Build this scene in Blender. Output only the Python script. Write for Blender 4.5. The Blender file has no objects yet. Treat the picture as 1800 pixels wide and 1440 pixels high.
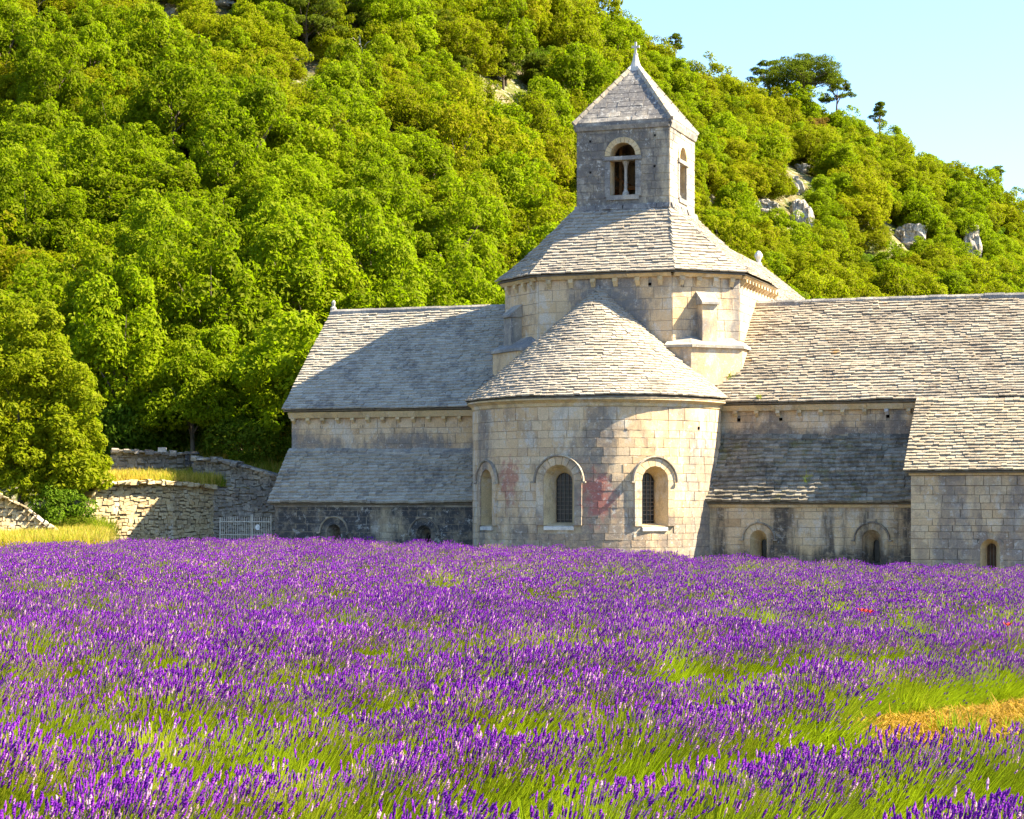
import bpy, math, random
import numpy as np
from mathutils import Matrix, Vector

random.seed(7)
rng = np.random.default_rng(7)
SC = bpy.context.scene
COL = SC.collection

# ------------------------------------------------------------------ camera, sky, sun, exposure
CAM_Z = 2.2
cd = bpy.data.cameras.new('camera')
cd.lens = 74.0
cd.sensor_width = 36.0
cd.shift_y = 165.0 / 1800.0
cd.clip_start = 0.1
cd.clip_end = 5000
cam = bpy.data.objects.new('camera', cd)
cam.location = (0, 0, CAM_Z)
cam.rotation_euler = (math.radians(90), 0, 0)
COL.objects.link(cam)
SC.camera = cam

SUN_AZ = math.radians(93)      # clockwise from the viewing direction (+Y)
SUN_EL = math.radians(42)
world = bpy.data.worlds.new('World')
SC.world = world
world.use_nodes = True
wn = world.node_tree
sky = wn.nodes.new('ShaderNodeTexSky')
sky.sky_type = 'NISHITA'
sky.sun_disc = False
sky.sun_elevation = SUN_EL
sky.sun_rotation = SUN_AZ
sky.air_density = 1.0
sky.dust_density = 0.4
sky.ozone_density = 6.5
bg = wn.nodes['Background']
wn.links.new(sky.outputs[0], bg.inputs[0])
bg.inputs[1].default_value = 0.050
sd = bpy.data.lights.new('sun', 'SUN')
sd.energy = 3.0
sd.angle = math.radians(0.5)
sd.color = (1.0, 0.88, 0.66)
sun = bpy.data.objects.new('sun', sd)
sdir = Vector((math.sin(SUN_AZ) * math.cos(SUN_EL), math.cos(SUN_AZ) * math.cos(SUN_EL), math.sin(SUN_EL)))
sun.rotation_euler = sdir.to_track_quat('Z', 'Y').to_euler()
sun.location = (60, 20, 60)
COL.objects.link(sun)
vs = SC.view_settings
vs.view_transform = 'Standard'
vs.look = 'None'
vs.exposure = 3.1
vs.gamma = 1.0
vs.use_curve_mapping = False

F = 3700.0


def px(x, y, Y):
    """world point seen at photograph pixel x, y at depth Y"""
    return np.array([(x - 900) * Y / F, Y, CAM_Z + (885 - y) * Y / F])


def proj(p):
    return 900 + F * p[0] / p[1], 885 - F * (p[2] - CAM_Z) / p[1]


# ------------------------------------------------------------------ helpers
def link(o, parent=None):
    COL.objects.link(o)
    if parent is not None:
        o.parent = parent
    return o


def tag(o, label=None, cat=None, group=None, kind=None):
    if label: o['label'] = label
    if cat: o['category'] = cat
    if group: o['group'] = group
    if kind: o['kind'] = kind
    return o


def empty(name, loc=(0, 0, 0), rz=0.0, parent=None):
    o = bpy.data.objects.new(name, None)
    o.location = loc
    o.rotation_euler = (0, 0, rz)
    o.empty_display_size = 0.5
    return link(o, parent)


def mesh_np(name, V, Q, mats=None, mi=None, smooth=False):
    """fast mesh of equal-sided faces: V (n,3), Q (m,k)"""
    V = np.asarray(V, dtype=np.float32)
    Q = np.asarray(Q, dtype=np.int32)
    m, k = Q.shape
    me = bpy.data.meshes.new(name)
    me.vertices.add(len(V))
    me.vertices.foreach_set('co', V.ravel())
    me.loops.add(m * k)
    me.loops.foreach_set('vertex_index', Q.ravel())
    me.polygons.add(m)
    me.polygons.foreach_set('loop_start', np.arange(0, m * k, k, dtype=np.int32))
    try:
        me.polygons.foreach_set('loop_total', np.full(m, k, dtype=np.int32))
    except Exception:
        pass
    if mats:
        for mt in (mats if isinstance(mats, (list, tuple)) else [mats]):
            me.materials.append(mt)
    if mi is not None:
        me.polygons.foreach_set('material_index', np.asarray(mi, dtype=np.int32))
    me.polygons.foreach_set('use_smooth', np.full(m, bool(smooth)))
    me.update(calc_edges=True)
    me.validate()
    return me


class MB:
    """collects polygons, then links them as one mesh object"""
    def __init__(self):
        self.v, self.f, self.m = [], [], []

    def poly(self, pts, m=0):
        i = len(self.v)
        self.v += [tuple(map(float, p)) for p in pts]
        self.f.append(tuple(range(i, i + len(pts))))
        self.m.append(m)

    def hexa(self, p, m=0):
        """8 corners: 4 bottom (ccw seen from above), 4 top"""
        i = len(self.v)
        self.v += [tuple(map(float, q)) for q in p]
        for f in ((3, 2, 1, 0), (4, 5, 6, 7), (0, 1, 5, 4), (1, 2, 6, 5), (2, 3, 7, 6), (3, 0, 4, 7)):
            self.f.append(tuple(i + k for k in f))
            self.m.append(m)

    def box(self, a, b, m=0):
        x0, y0, z0 = a
        x1, y1, z1 = b
        self.hexa([(x0, y0, z0), (x1, y0, z0), (x1, y1, z0), (x0, y1, z0),
                   (x0, y0, z1), (x1, y0, z1), (x1, y1, z1), (x0, y1, z1)], m)

    def tube(self, pts, rad, n=6, m=0, cap=True):
        pts = [Vector(p) for p in pts]
        rings = []
        for i, p in enumerate(pts):
            d = (pts[min(i + 1, len(pts) - 1)] - pts[max(i - 1, 0)])
            if d.length < 1e-6: d = Vector((0, 0, 1))
            d.normalize()
            a = d.cross(Vector((0.31, 0.95, 0.05))).normalized()
            b = d.cross(a)
            r = rad[i]
            base = len(self.v)
            for k in range(n):
                t = 2 * math.pi * k / n
                self.v.append(tuple(p + a * (r * math.cos(t)) + b * (r * math.sin(t))))
            rings.append(base)
        for i in range(len(rings) - 1):
            for k in range(n):
                k2 = (k + 1) % n
                self.f.append((rings[i] + k, rings[i] + k2, rings[i + 1] + k2, rings[i + 1] + k))
                self.m.append(m)
        if cap:
            self.f.append(tuple(rings[-1] + k for k in range(n)))
            self.m.append(m)
            self.f.append(tuple(rings[0] + n - 1 - k for k in range(n)))
            self.m.append(m)

    def lathe(self, prof, c=(0, 0, 0), n=12, m=0):
        rings = []
        for r, z in prof:
            rings.append(len(self.v))
            for k in range(n):
                t = 2 * math.pi * k / n
                self.v.append((c[0] + r * math.cos(t), c[1] + r * math.sin(t), c[2] + z))
        for i in range(len(rings) - 1):
            for k in range(n):
                k2 = (k + 1) % n
                self.f.append((rings[i] + k, rings[i] + k2, rings[i + 1] + k2, rings[i + 1] + k))
                self.m.append(m)
        self.f.append(tuple(rings[-1] + k for k in range(n)))
        self.m.append(m)

    def mesh(self, name, mats, smooth=False):
        me = bpy.data.meshes.new(name)
        me.from_pydata(self.v, [], self.f)
        for mt in (mats if isinstance(mats, (list, tuple)) else [mats]):
            me.materials.append(mt)
        me.polygons.foreach_set('material_index', self.m)
        if smooth:
            me.polygons.foreach_set('use_smooth', [True] * len(self.f))
        me.update()
        return me

    def build(self, name, mats, parent=None, smooth=False):
        return link(bpy.data.objects.new(name, self.mesh(name, mats, smooth)), parent)


def vnoise(x, y, seed=0):
    """cheap smooth value noise on arrays"""
    x = np.asarray(x, float); y = np.asarray(y, float)
    xi = np.floor(x).astype(np.int64); yi = np.floor(y).astype(np.int64)
    fx = x - xi; fy = y - yi
    fx = fx * fx * (3 - 2 * fx); fy = fy * fy * (3 - 2 * fy)
    def h(a, b):
        n = (a * 374761393 + b * 668265263 + seed * 974634777) & 0x7fffffff
        n = ((n ^ (n >> 13)) * 1274126177) & 0x7fffffff
        n = n ^ (n >> 16)
        return (n & 0xffff) / 65535.0
    return (h(xi, yi) * (1 - fx) + h(xi + 1, yi) * fx) * (1 - fy) + (h(xi, yi + 1) * (1 - fx) + h(xi + 1, yi + 1) * fx) * fy


# ------------------------------------------------------------------ frames of the place
TH = math.radians(19.6)
CT, ST = math.cos(TH), math.sin(TH)
OX, OY = 3.204, 76.0


def l2w(u, v, w=0.0):
    return np.array([OX + u * CT + v * ST, OY - u * ST + v * CT, w])


church = empty('abbey_church', (OX, OY, 0), -TH)
tag(church, 'pale stone abbey church with a rounded apse, octagonal crossing tower and square belfry', 'church')
wing = empty('abbey_wing', (OX, OY, 0), -TH)
tag(wing, 'projecting stone wing with a lean-to stone tile roof at the right end of the abbey', 'building')


# ------------------------------------------------------------------ materials
class NT:
    """small wrapper for writing node trees"""
    def __init__(self, name):
        self.mat = bpy.data.materials.new(name)
        self.mat.use_nodes = True
        self.t = self.mat.node_tree
        self.out = self.t.nodes['Material Output']
        self.bsdf = self.t.nodes['Principled BSDF']
        self.bsdf.inputs['Roughness'].default_value = 0.9
        self.bsdf.inputs['Specular IOR Level'].default_value = 0.15

    def n(self, typ, **kw):
        nd = self.t.nodes.new(typ)
        for k, v in kw.items(): setattr(nd, k, v)
        return nd

    def put(self, sock, val):
        if hasattr(val, 'links') or isinstance(val, bpy.types.NodeSocket):
            self.t.links.new(val, sock)
        elif isinstance(val, (tuple, list)) and len(val) == 3 and sock.type == 'RGBA':
            sock.default_value = (*val, 1)
        else:
            sock.default_value = val

    def math(self, op, a, b=0.0, c=0.0, clamp=False):
        nd = self.n('ShaderNodeMath', operation=op, use_clamp=clamp)
        self.put(nd.inputs[0], a); self.put(nd.inputs[1], b); self.put(nd.inputs[2], c)
        return nd.outputs[0]

    def mix(self, fac, a, b, mode='MIX'):
        nd = self.n('ShaderNodeMix', data_type='RGBA', blend_type=mode)
        self.put(nd.inputs[0], fac); self.put(nd.inputs[6], a); self.put(nd.inputs[7], b)
        return nd.outputs[2]

    def ramp(self, v, lo, hi, a=0.0, b=1.0):
        nd = self.n('ShaderNodeMapRange', interpolation_type='SMOOTHSTEP')
        self.put(nd.inputs[0], v)
        for i, q in enumerate((lo, hi, a, b)): self.put(nd.inputs[i + 1], q)
        return nd.outputs[0]

    def coords(self, obj=None):
        nd = self.n('ShaderNodeTexCoord')
        if obj is not None: nd.object = obj
        return nd.outputs['Object']

    def scale(self, vec, s):
        nd = self.n('ShaderNodeVectorMath', operation='MULTIPLY')
        self.put(nd.inputs[0], vec)
        nd.inputs[1].default_value = s if isinstance(s, (tuple, list)) else (s, s, s)
        return nd.outputs[0]

    def noise(self, vec, scale=1.0, detail=4.0, rough=0.55, col=False, off=0.0):
        nd = self.n('ShaderNodeTexNoise')
        if off:
            ad = self.n('ShaderNodeVectorMath', operation='ADD')
            self.put(ad.inputs[0], vec); ad.inputs[1].default_value = (off, off * 1.7, off * 0.6)
            vec = ad.outputs[0]
        self.put(nd.inputs['Vector'], vec)
        nd.inputs['Scale'].default_value = scale
        nd.inputs['Detail'].default_value = detail
        nd.inputs['Roughness'].default_value = rough
        return nd.outputs['Color' if col else 'Fac']

    def sep(self, vec):
        nd = self.n('ShaderNodeSeparateXYZ')
        self.put(nd.inputs[0], vec)
        return nd.outputs

    def rand(self):
        g = self.n('ShaderNodeNewGeometry')
        o = self.n('ShaderNodeObjectInfo')
        return self.math('FRACT', self.math('ADD', g.outputs['Random Per Island'], o.outputs['Random']))

    def bump(self, h, strength=0.4, dist=0.03):
        nd = self.n('ShaderNodeBump')
        nd.inputs['Strength'].default_value = strength
        nd.inputs['Distance'].default_value = dist
        self.put(nd.inputs['Height'], h)
        self.put(self.bsdf.inputs['Normal'], nd.outputs[0])

    def color(self, c):
        self.put(self.bsdf.inputs['Base Color'], c)
        return self.mat


def flat(name, col, rough=0.8, metal=0.0):
    t = NT(name)
    t.bsdf.inputs['Roughness'].default_value = rough
    t.bsdf.inputs['Metallic'].default_value = metal
    c = t.coords()
    n = t.noise(c, 6.0, 4)
    t.color(t.mix(t.ramp(n, 0.3, 0.7), tuple(x * 0.75 for x in col), tuple(min(1, x * 1.15) for x in col)))
    return t.mat


def stone_mat(name, ca, cb, dark=0.5, dcol=(0.085, 0.083, 0.085), soft=0.065, amt=0.8, speck=0.35, bands=(), spots=(),
              blots=(), streak=0.35, seed=0.0, tint=0.5):
    """limestone ashlar: colour per stone, dark weather stains, pale lichen; stains sit in the church's own coordinates"""
    t = NT(name)
    c = t.coords(church)
    r = t.rand()
    base = t.mix(t.ramp(r, 0.0, 1.0), ca, cb)
    r2 = t.math('FRACT', t.math('MULTIPLY', r, 7.31))
    base = t.mix(t.ramp(r2, 0.75, 1.0, 0.0, tint), base, (ca[0] * 0.62, ca[1] * 0.56, ca[2] * 0.54))
    mott = t.noise(c, 2.2, 8, 0.65, off=seed + 3)
    base = t.mix(t.ramp(mott, 0.35, 0.7, 0.0, 0.45), base, (cb[0] * 1.15, cb[1] * 1.12, cb[2] * 1.05))
    pat = t.noise(t.scale(c, (1.0, 1.0, .7)), 1.25, 10, 0.74, off=seed + 21)
    base = t.mix(t.ramp(pat, 0.50, 0.60, 0.0, 0.55), base, (ca[0] * .52, ca[1] * .55, ca[2] * .68))
    whi = t.noise(t.scale(c, (1.0, 1.0, .6)), 0.95, 9, 0.72, off=seed + 31)
    base = t.mix(t.ramp(whi, 0.53, 0.61, 0.0, 0.6), base, (0.62, 0.56, 0.46))
    big = t.noise(t.scale(c, (0.55, 0.55, 0.55 * streak)), 1.0, 9, 0.68, off=seed)
    z = t.sep(c)[2]
    g = big
    for (w0, w1, k) in bands:                   # stain grows from height w0 to w1
        g = t.math('ADD', g, t.ramp(z, w0, w1, 0.0, k) if w1 > w0 else t.ramp(z, w1, w0, k, 0.0))
    for (bu, bv, bw, br, k) in blots:
        d = t.n('ShaderNodeVectorMath', operation='DISTANCE')
        t.put(d.inputs[0], c); d.inputs[1].default_value = (bu, bv, bw)
        g = t.math('ADD', g, t.ramp(d.outputs['Value'], br * 0.3, br, k, 0.0))
    m = t.ramp(g, dark - soft, dark + soft, 0.0, amt)
    m = t.math('MULTIPLY', m, t.ramp(t.noise(c, 4, 5, 0.7, off=1), 0.3, 0.55, 0.5, 1.0))
    col = t.mix(m, base, dcol)
    for (su, sv, sw, sr, sc, k) in spots:
        d = t.n('ShaderNodeVectorMath', operation='DISTANCE')
        t.put(d.inputs[0], c); d.inputs[1].default_value = (su, sv, sw * .62)
        sc3 = t.n('ShaderNodeVectorMath', operation='MULTIPLY'); t.put(sc3.inputs[0], c); sc3.inputs[1].default_value = (1, 1, .62); t.t.links.new(sc3.outputs[0], d.inputs[0])
        q = t.math('ADD', d.outputs['Value'], t.math('MULTIPLY', t.math('SUBTRACT', t.noise(c, 3.5, 6, 0.7), 0.5), 1.6))
        col = t.mix(t.ramp(q, sr * 0.4, sr, k, 0.0), col, sc)
    sp = t.noise(c, 5.5, 4, 0.8, off=9)
    patch = t.noise(c, 0.9, 3, off=4)
    lich = t.math('MULTIPLY', t.ramp(sp, 0.56, 0.62), t.ramp(patch, 0.36, 0.56, 0.2, 1.0))
    col = t.mix(t.math('MULTIPLY', lich, speck), col, (0.64, 0.61, 0.54))
    fine = t.noise(c, 26.0, 6, 0.7)
    col = t.mix(t.ramp(fine, 0.3, 0.7, 0.35, 0.0), col, (0.06, 0.05, 0.04))
    t.bump(t.math('ADD', t.math('MULTIPLY', mott, 0.6), fine), 0.55, 0.03)
    return t.color(col)


def tile_mat(name, ca, cb, dcol, dark=0.5, orange=0.0, moss=0.0, amt=0.75):
    t = NT(name)
    c = t.coords(church)
    r = t.rand()
    base = t.mix(r, ca, cb)
    r2 = t.math('FRACT', t.math('MULTIPLY', r, 5.77))
    base = t.mix(t.ramp(r2, 0.8, 1.0, 0.0, 0.45), base, dcol)
    big = t.noise(t.scale(c, (0.7, 0.7, 0.7)), 1.0, 8, 0.7)
    g = t.math('ADD', big, t.math('MULTIPLY', t.math('SUBTRACT', t.noise(c, 5, 6, 0.75), 0.5), 0.8))
    base = t.mix(t.ramp(g, dark - 0.1, dark + 0.2, 0.0, amt), base, dcol)
    pale = t.noise(c, 7.5, 5, 0.75, off=5)
    base = t.mix(t.ramp(pale, 0.55, 0.66, 0.0, 0.45), base, (0.48, 0.44, 0.37))
    if orange:
        o = t.math('MULTIPLY', t.ramp(t.noise(c, 3.2, 4, 0.7, off=12), 0.6, 0.7), t.ramp(t.noise(c, 0.6, 2, off=2), 0.42, 0.62))
        base = t.mix(t.math('MULTIPLY', o, orange), base, (0.42, 0.22, 0.05))
    if moss:
        o = t.ramp(t.noise(c, 1.7, 5, 0.7, off=15), 0.55, 0.68)
        base = t.mix(t.math('MULTIPLY', o, moss), base, (0.17, 0.16, 0.04))
    fine = t.noise(c, 24.0, 5, 0.7)
    base = t.mix(t.ramp(fine, 0.3, 0.65, 0.4, 0.0), base, (0.05, 0.045, 0.04))
    t.bump(fine, 0.6, 0.03)
    return t.color(base)


WARM_A, WARM_B = (0.61, 0.405, 0.205), (0.66, 0.48, 0.29)
M_APSE = stone_mat('apse_stone', (0.62, 0.42, 0.225), (0.67, 0.50, 0.31), dark=0.535, dcol=(0.16, 0.145, 0.135), amt=0.75, speck=0.5,
                   bands=((2.4, 0.4, 0.10),),
                   spots=((-1.97, -4.35, 3.0, 0.55, (0.42, 0.15, 0.11), 0.7), (1.34, -4.6, 2.45, 0.66, (0.44, 0.14, 0.11), 0.8)),
                   blots=((0.9, -4.7, 4.3, 1.6, 0.09), (1.0, -4.6, 1.9, 1.7, 0.10)), seed=1.0)
M_UPPER = stone_mat('transept_stone', WARM_A, WARM_B, dark=0.60, dcol=(0.15, 0.145, 0.145), bands=((5.1, 4.3, 0.16),), speck=0.4, seed=5.0)
M_UPPERR = stone_mat('transept_stone_stained', WARM_A, WARM_B, dark=0.57, dcol=(0.12, 0.105, 0.10), bands=((5.2, 4.5, 0.18), (5.45, 5.7, 0.12)), speck=0.4, seed=8.0)
M_CHAPL = stone_mat('chapel_stone_black', (0.42, 0.32, 0.19), (0.47, 0.38, 0.25), dark=0.42, dcol=(0.042, 0.044, 0.05), amt=0.96, speck=0.6, streak=0.35, seed=11.0)
M_CHAPR = stone_mat('chapel_stone_streaked', (0.61, 0.42, 0.215), (0.66, 0.49, 0.29), dark=0.515, dcol=(0.05, 0.045, 0.042), amt=0.92, speck=0.3, streak=0.10,
                    bands=((0.9, 0.2, 0.10),), seed=14.0)
M_DRUM = stone_mat('drum_stone', (0.61, 0.415, 0.215), (0.66, 0.49, 0.30), dark=0.60, dcol=(0.17, 0.165, 0.165), amt=0.85, speck=0.45,
                   blots=((0.2, -0.3, 9.2, 2.7, 0.22), (3.4, 0.3, 8.5, 0.9, 0.15)), seed=17.0)
M_BELF = stone_mat('belfry_stone', (0.50, 0.40, 0.25), (0.55, 0.46, 0.32), dark=0.45, dcol=(0.11, 0.105, 0.105), amt=0.85, speck=0.6, streak=0.3,
                   blots=((2.3, 3.5, 14.5, 1.9, -0.35),), seed=21.0)
M_BELFR = stone_mat('belfry_roof_stone', (0.37, 0.32, 0.25), (0.43, 0.38, 0.31), dark=0.43, dcol=(0.12, 0.115, 0.115), amt=0.85, speck=0.6, streak=1.0, seed=25.0)
M_WING = stone_mat('wing_stone', (0.60, 0.41, 0.22), (0.65, 0.49, 0.30), dark=0.53, dcol=(0.17, 0.145, 0.135), amt=0.75, speck=0.5, bands=((1.6, 0.5, 0.06),), seed=29.0, tint=0.7)
M_TRIM = stone_mat('dressed_stone', (0.60, 0.43, 0.21), (0.64, 0.49, 0.28), dark=0.66, dcol=(0.16, 0.14, 0.12), amt=0.7, speck=0.25, seed=33.0)
M_TRIMG = stone_mat('dressed_stone_grey', (0.40, 0.35, 0.27), (0.46, 0.41, 0.33), dark=0.48, dcol=(0.16, 0.155, 0.15), amt=0.8, speck=0.5, seed=37.0)
M_HOOD = stone_mat('hood_stone', (0.47, 0.36, 0.23), (0.52, 0.43, 0.30), dark=0.50, dcol=(0.15, 0.135, 0.12), amt=0.75, speck=0.5, seed=39.0)
M_HIP = stone_mat('hip_roll_stone', (0.40, 0.33, 0.23), (0.46, 0.39, 0.29), dark=0.50, dcol=(0.15, 0.14, 0.13), amt=0.7, speck=0.4, seed=43.0)
M_PALE = stone_mat('pale_stone', (0.62, 0.58, 0.50), (0.68, 0.64, 0.57), dark=0.68, dcol=(0.25, 0.24, 0.23), amt=0.6, speck=0.2, seed=41.0)
M_MORTAR = stone_mat('mortar', (0.40, 0.31, 0.20), (0.43, 0.34, 0.22), dark=0.52, dcol=(0.10, 0.095, 0.09), amt=0.8, speck=0.2, seed=45.0)
M_TILE = tile_mat('stone_tile', (0.36, 0.31, 0.23), (0.47, 0.42, 0.33), (0.11, 0.10, 0.095), dark=0.56)
M_TILEW = tile_mat('stone_tile_warm', (0.33, 0.27, 0.19), (0.41, 0.35, 0.26), (0.12, 0.095, 0.072), dark=0.52, orange=0.7)
M_TILEP = tile_mat('stone_tile_pale', (0.34, 0.285, 0.21), (0.41, 0.355, 0.275), (0.15, 0.13, 0.105), dark=0.58, orange=0.25)
M_TILED = tile_mat('stone_tile_dark', (0.22, 0.19, 0.135), (0.40, 0.35, 0.26), (0.05, 0.043, 0.034), dark=0.47, moss=0.5)
M_TILEL = tile_mat('stone_tile_lit', (0.35, 0.28, 0.185), (0.42, 0.355, 0.25), (0.14, 0.115, 0.085), dark=0.58, orange=0.35)
M_DECK = flat('roof_deck', (0.17, 0.14, 0.10))
M_DARK = flat('dark_interior', (0.015, 0.012, 0.01))  # near-black colour stands in for the shade inside the holes
M_WOOD = flat('bell_frame_wood', (0.20, 0.10, 0.035), 0.7)
M_BRONZE = flat('bell_bronze', (0.10, 0.075, 0.04), 0.45, 0.8)
M_IRON = flat('window_iron', (0.16, 0.13, 0.10), 0.6)
t = NT('leaded_glass'); t.bsdf.inputs['Roughness'].default_value = 0.25; t.bsdf.inputs['Specular IOR Level'].default_value = 0.3
M_GLASS = t.color(t.mix(t.ramp(t.noise(t.coords(), 5, 3), 0.4, 0.7), (0.008, 0.008, 0.009), (0.03, 0.026, 0.022)))
M_GATE = flat('gate_paint', (0.50, 0.45, 0.36), 0.5)
M_WHITE = flat('white_enamel', (0.75, 0.74, 0.70), 0.4)

# ------------------------------------------------------------------ pieces (stones, tiles): a shared variant mesh + a matrix each
def chamfer_block(j, rnd):
    """unit block, x -.5..5, y -.5..5, z 0..1, front edges worn"""
    def q(a): return a + rnd.uniform(-j, j)
    b = [(-.5, -.5, -1.0), (.5, -.5, -1.0), (.5, .5, -1.0), (-.5, .5, -1.0)]
    r = [(q(-.49), q(-.48), .45), (q(.49), q(-.48), .45), (q(.49), q(.48), .45), (q(-.49), q(.48), .45)]
    f = [(q(-.478), q(-.465), q(1.0)), (q(.478), q(-.465), q(1.0)), (q(.478), q(.465), q(1.0)), (q(-.478), q(.465), q(1.0))]
    V = b + r + f
    Q = []
    for i in range(4):
        k = (i + 1) % 4
        Q += [(i, k, k + 4, i + 4), (i + 4, k + 4, k + 8, i + 8)]
    Q.append((8, 9, 10, 11))
    return np.array(V), np.array(Q)


def slab(j, rnd):
    def q(a, s=1): return a + rnd.uniform(-j, j) * s
    V = [(q(-.5, .3), q(-.5, .5), 0), (q(.5, .3), q(-.5, .5), 0), (.5, .5, 0), (-.5, .5, 0),
         (q(-.49, .3), q(-.485, .5), q(1, 2)), (q(.49, .3), q(-.485, .5), q(1, 2)), (.5, .5, q(.9, 2)), (-.5, .5, q(.9, 2))]
    Q = [(4, 5, 6, 7), (0, 1, 5, 4), (1, 2, 6, 5), (2, 3, 7, 6), (3, 0, 4, 7), (3, 2, 1, 0)]
    return np.array(V), np.array(Q)


_r = random.Random(3)
VARS = {'block': [chamfer_block(0.012, _r) for _ in range(5)],
        'rubble': [chamfer_block(0.11, _r) for _ in range(8)],
        'tile': [slab(0.07, _r) for _ in range(7)]}
_vmesh = {}


def px_area(P, n, a):
    """rough size in the photograph, in square pixels, of a piece of area a at world point P facing n"""
    if P[1] < 1: return 0
    x, y = proj(P)
    if not (-20 < x < 1820 and -20 < y < 1010): return 0
    d = np.array([0, 0, CAM_Z]) - P
    L = np.linalg.norm(d)
    return max(0.0, float(np.dot(n, d) / L)) * a * (F / L) ** 2


class Pieces:
    def __init__(self): self.items = []

    def add(self, parent, kind, pos, ax, ay, az, sx, sy, sz, mat, name, size):
        self.items.append((parent, kind, random.randrange(len(VARS[kind])), np.array(pos, float), np.array(ax, float) * sx,
                           np.array(ay, float) * sy, np.array(az, float) * sz, mat, name, size))

    def emit(self, limit=300, rest=None):
        by = {}
        for it in self.items: by.setdefault(it[8], []).append(it)
        for name, its in by.items():
            its.sort(key=lambda i: -i[9])
            for it in its[:limit]:
                key = (it[1], it[2], it[7].name)
                if key not in _vmesh:
                    V, Q = VARS[it[1]][it[2]]
                    _vmesh[key] = mesh_np(name, V, Q, it[7])
                o = bpy.data.objects.new(name, _vmesh[key])
                link(o, it[0])
                m = np.eye(4)
                m[:3, 0], m[:3, 1], m[:3, 2], m[:3, 3] = it[4], it[5], it[6], it[3]
                o.matrix_basis = Matrix(m.tolist())
            groups = {}
            for it in its[limit:]: groups.setdefault(it[0].name, []).append(it)
            for pn, g in groups.items():
                Vs, Qs, Ms, mats, off = [], [], [], [], 0
                for it in g:
                    V, Q = VARS[it[1]][it[2]]
                    A = np.stack([it[4], it[5], it[6]], 1)
                    Vs.append(V @ A.T + it[3]); Qs.append(Q + off); off += len(V)
                    if it[7] not in mats: mats.append(it[7])
                    Ms += [mats.index(it[7])] * len(Q)
                nm = rest[name]
                me = mesh_np(nm, np.concatenate(Vs), np.concatenate(Qs), mats, Ms)
                o = link(bpy.data.objects.new(nm, me), g[0][0])
                tag(o, kind='stuff')
        self.items = []


PC = Pieces()      # the church
PW = Pieces()      # its wing


def rot_l2w(n):
    return np.array([n[0] * CT + n[1] * ST, -n[0] * ST + n[1] * CT, n[2]])


def unit(a):
    a = np.asarray(a, float)
    return a / max(1e-9, np.linalg.norm(a))


def roof_tiles(P, parent, pos, length, t0, t1, mat, e=0.155, wmin=0.17, wmax=0.38, th=0.05, skip=None, sag=0.02, name='tile', matfn=None):
    """courses of stone tiles on pos(f, t): f 0..1 along the course, t metres up the slope"""
    nrow = int((t1 - t0) / e) + 1
    for j in range(nrow):
        t = t0 + j * e
        L = length(t)
        if L < 0.15: continue
        s = -random.random() * 0.2
        while s < L - 0.02:
            w = min(random.uniform(wmin, wmax), L - s + 0.03)
            if L - (s + w) < 0.12: w = L - s + 0.01
            f = (s + w / 2) / L
            s0 = max(s, -0.03)
            w = w - (s0 - s); s = s0
            if w < 0.05:
                s += 0.05; continue
            f = min(1, max(0, (s + w / 2) / L))
            h = 0.04
            p = np.array(pos(f, t)); pa = np.array(pos(min(1, f + 0.02), t)) - np.array(pos(max(0, f - 0.02), t))
            pt = np.array(pos(f, t + h)) - p
            ax = unit(pa); ay = unit(pt - ax * np.dot(ax, pt)); az = np.cross(ax, ay)
            if skip is not None and skip(p):
                s += w; continue
            ln = e * 1.75
            k = float(vnoise(f * L * 0.9, t * 1.3, 5)) - 0.5
            k2 = float(vnoise(f * L * 0.35 + 9, j * 0.21, 8)) - 0.5
            ay2 = unit(ay * ln - az * (th * 1.15))
            az2 = np.cross(ax, ay2)
            q = p + ay * (ln / 2 + random.uniform(-0.014, 0.014) + k2 * 0.10) + az * (th * 0.6 + k * sag * 2 + random.uniform(0, 0.012))
            roll = random.uniform(-0.03, 0.03)
            ax2 = unit(ax + az2 * roll); az2 = np.cross(ax2, ay2)
            wp = l2w(*q)
            P.add(parent, 'tile', q, ax2, ay2, az2, w - 0.006, ln, th * random.uniform(0.8, 1.25), mat if matfn is None else matfn(q), name,
                  px_area(wp, rot_l2w(az), w * e))
            s += w
    return


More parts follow.
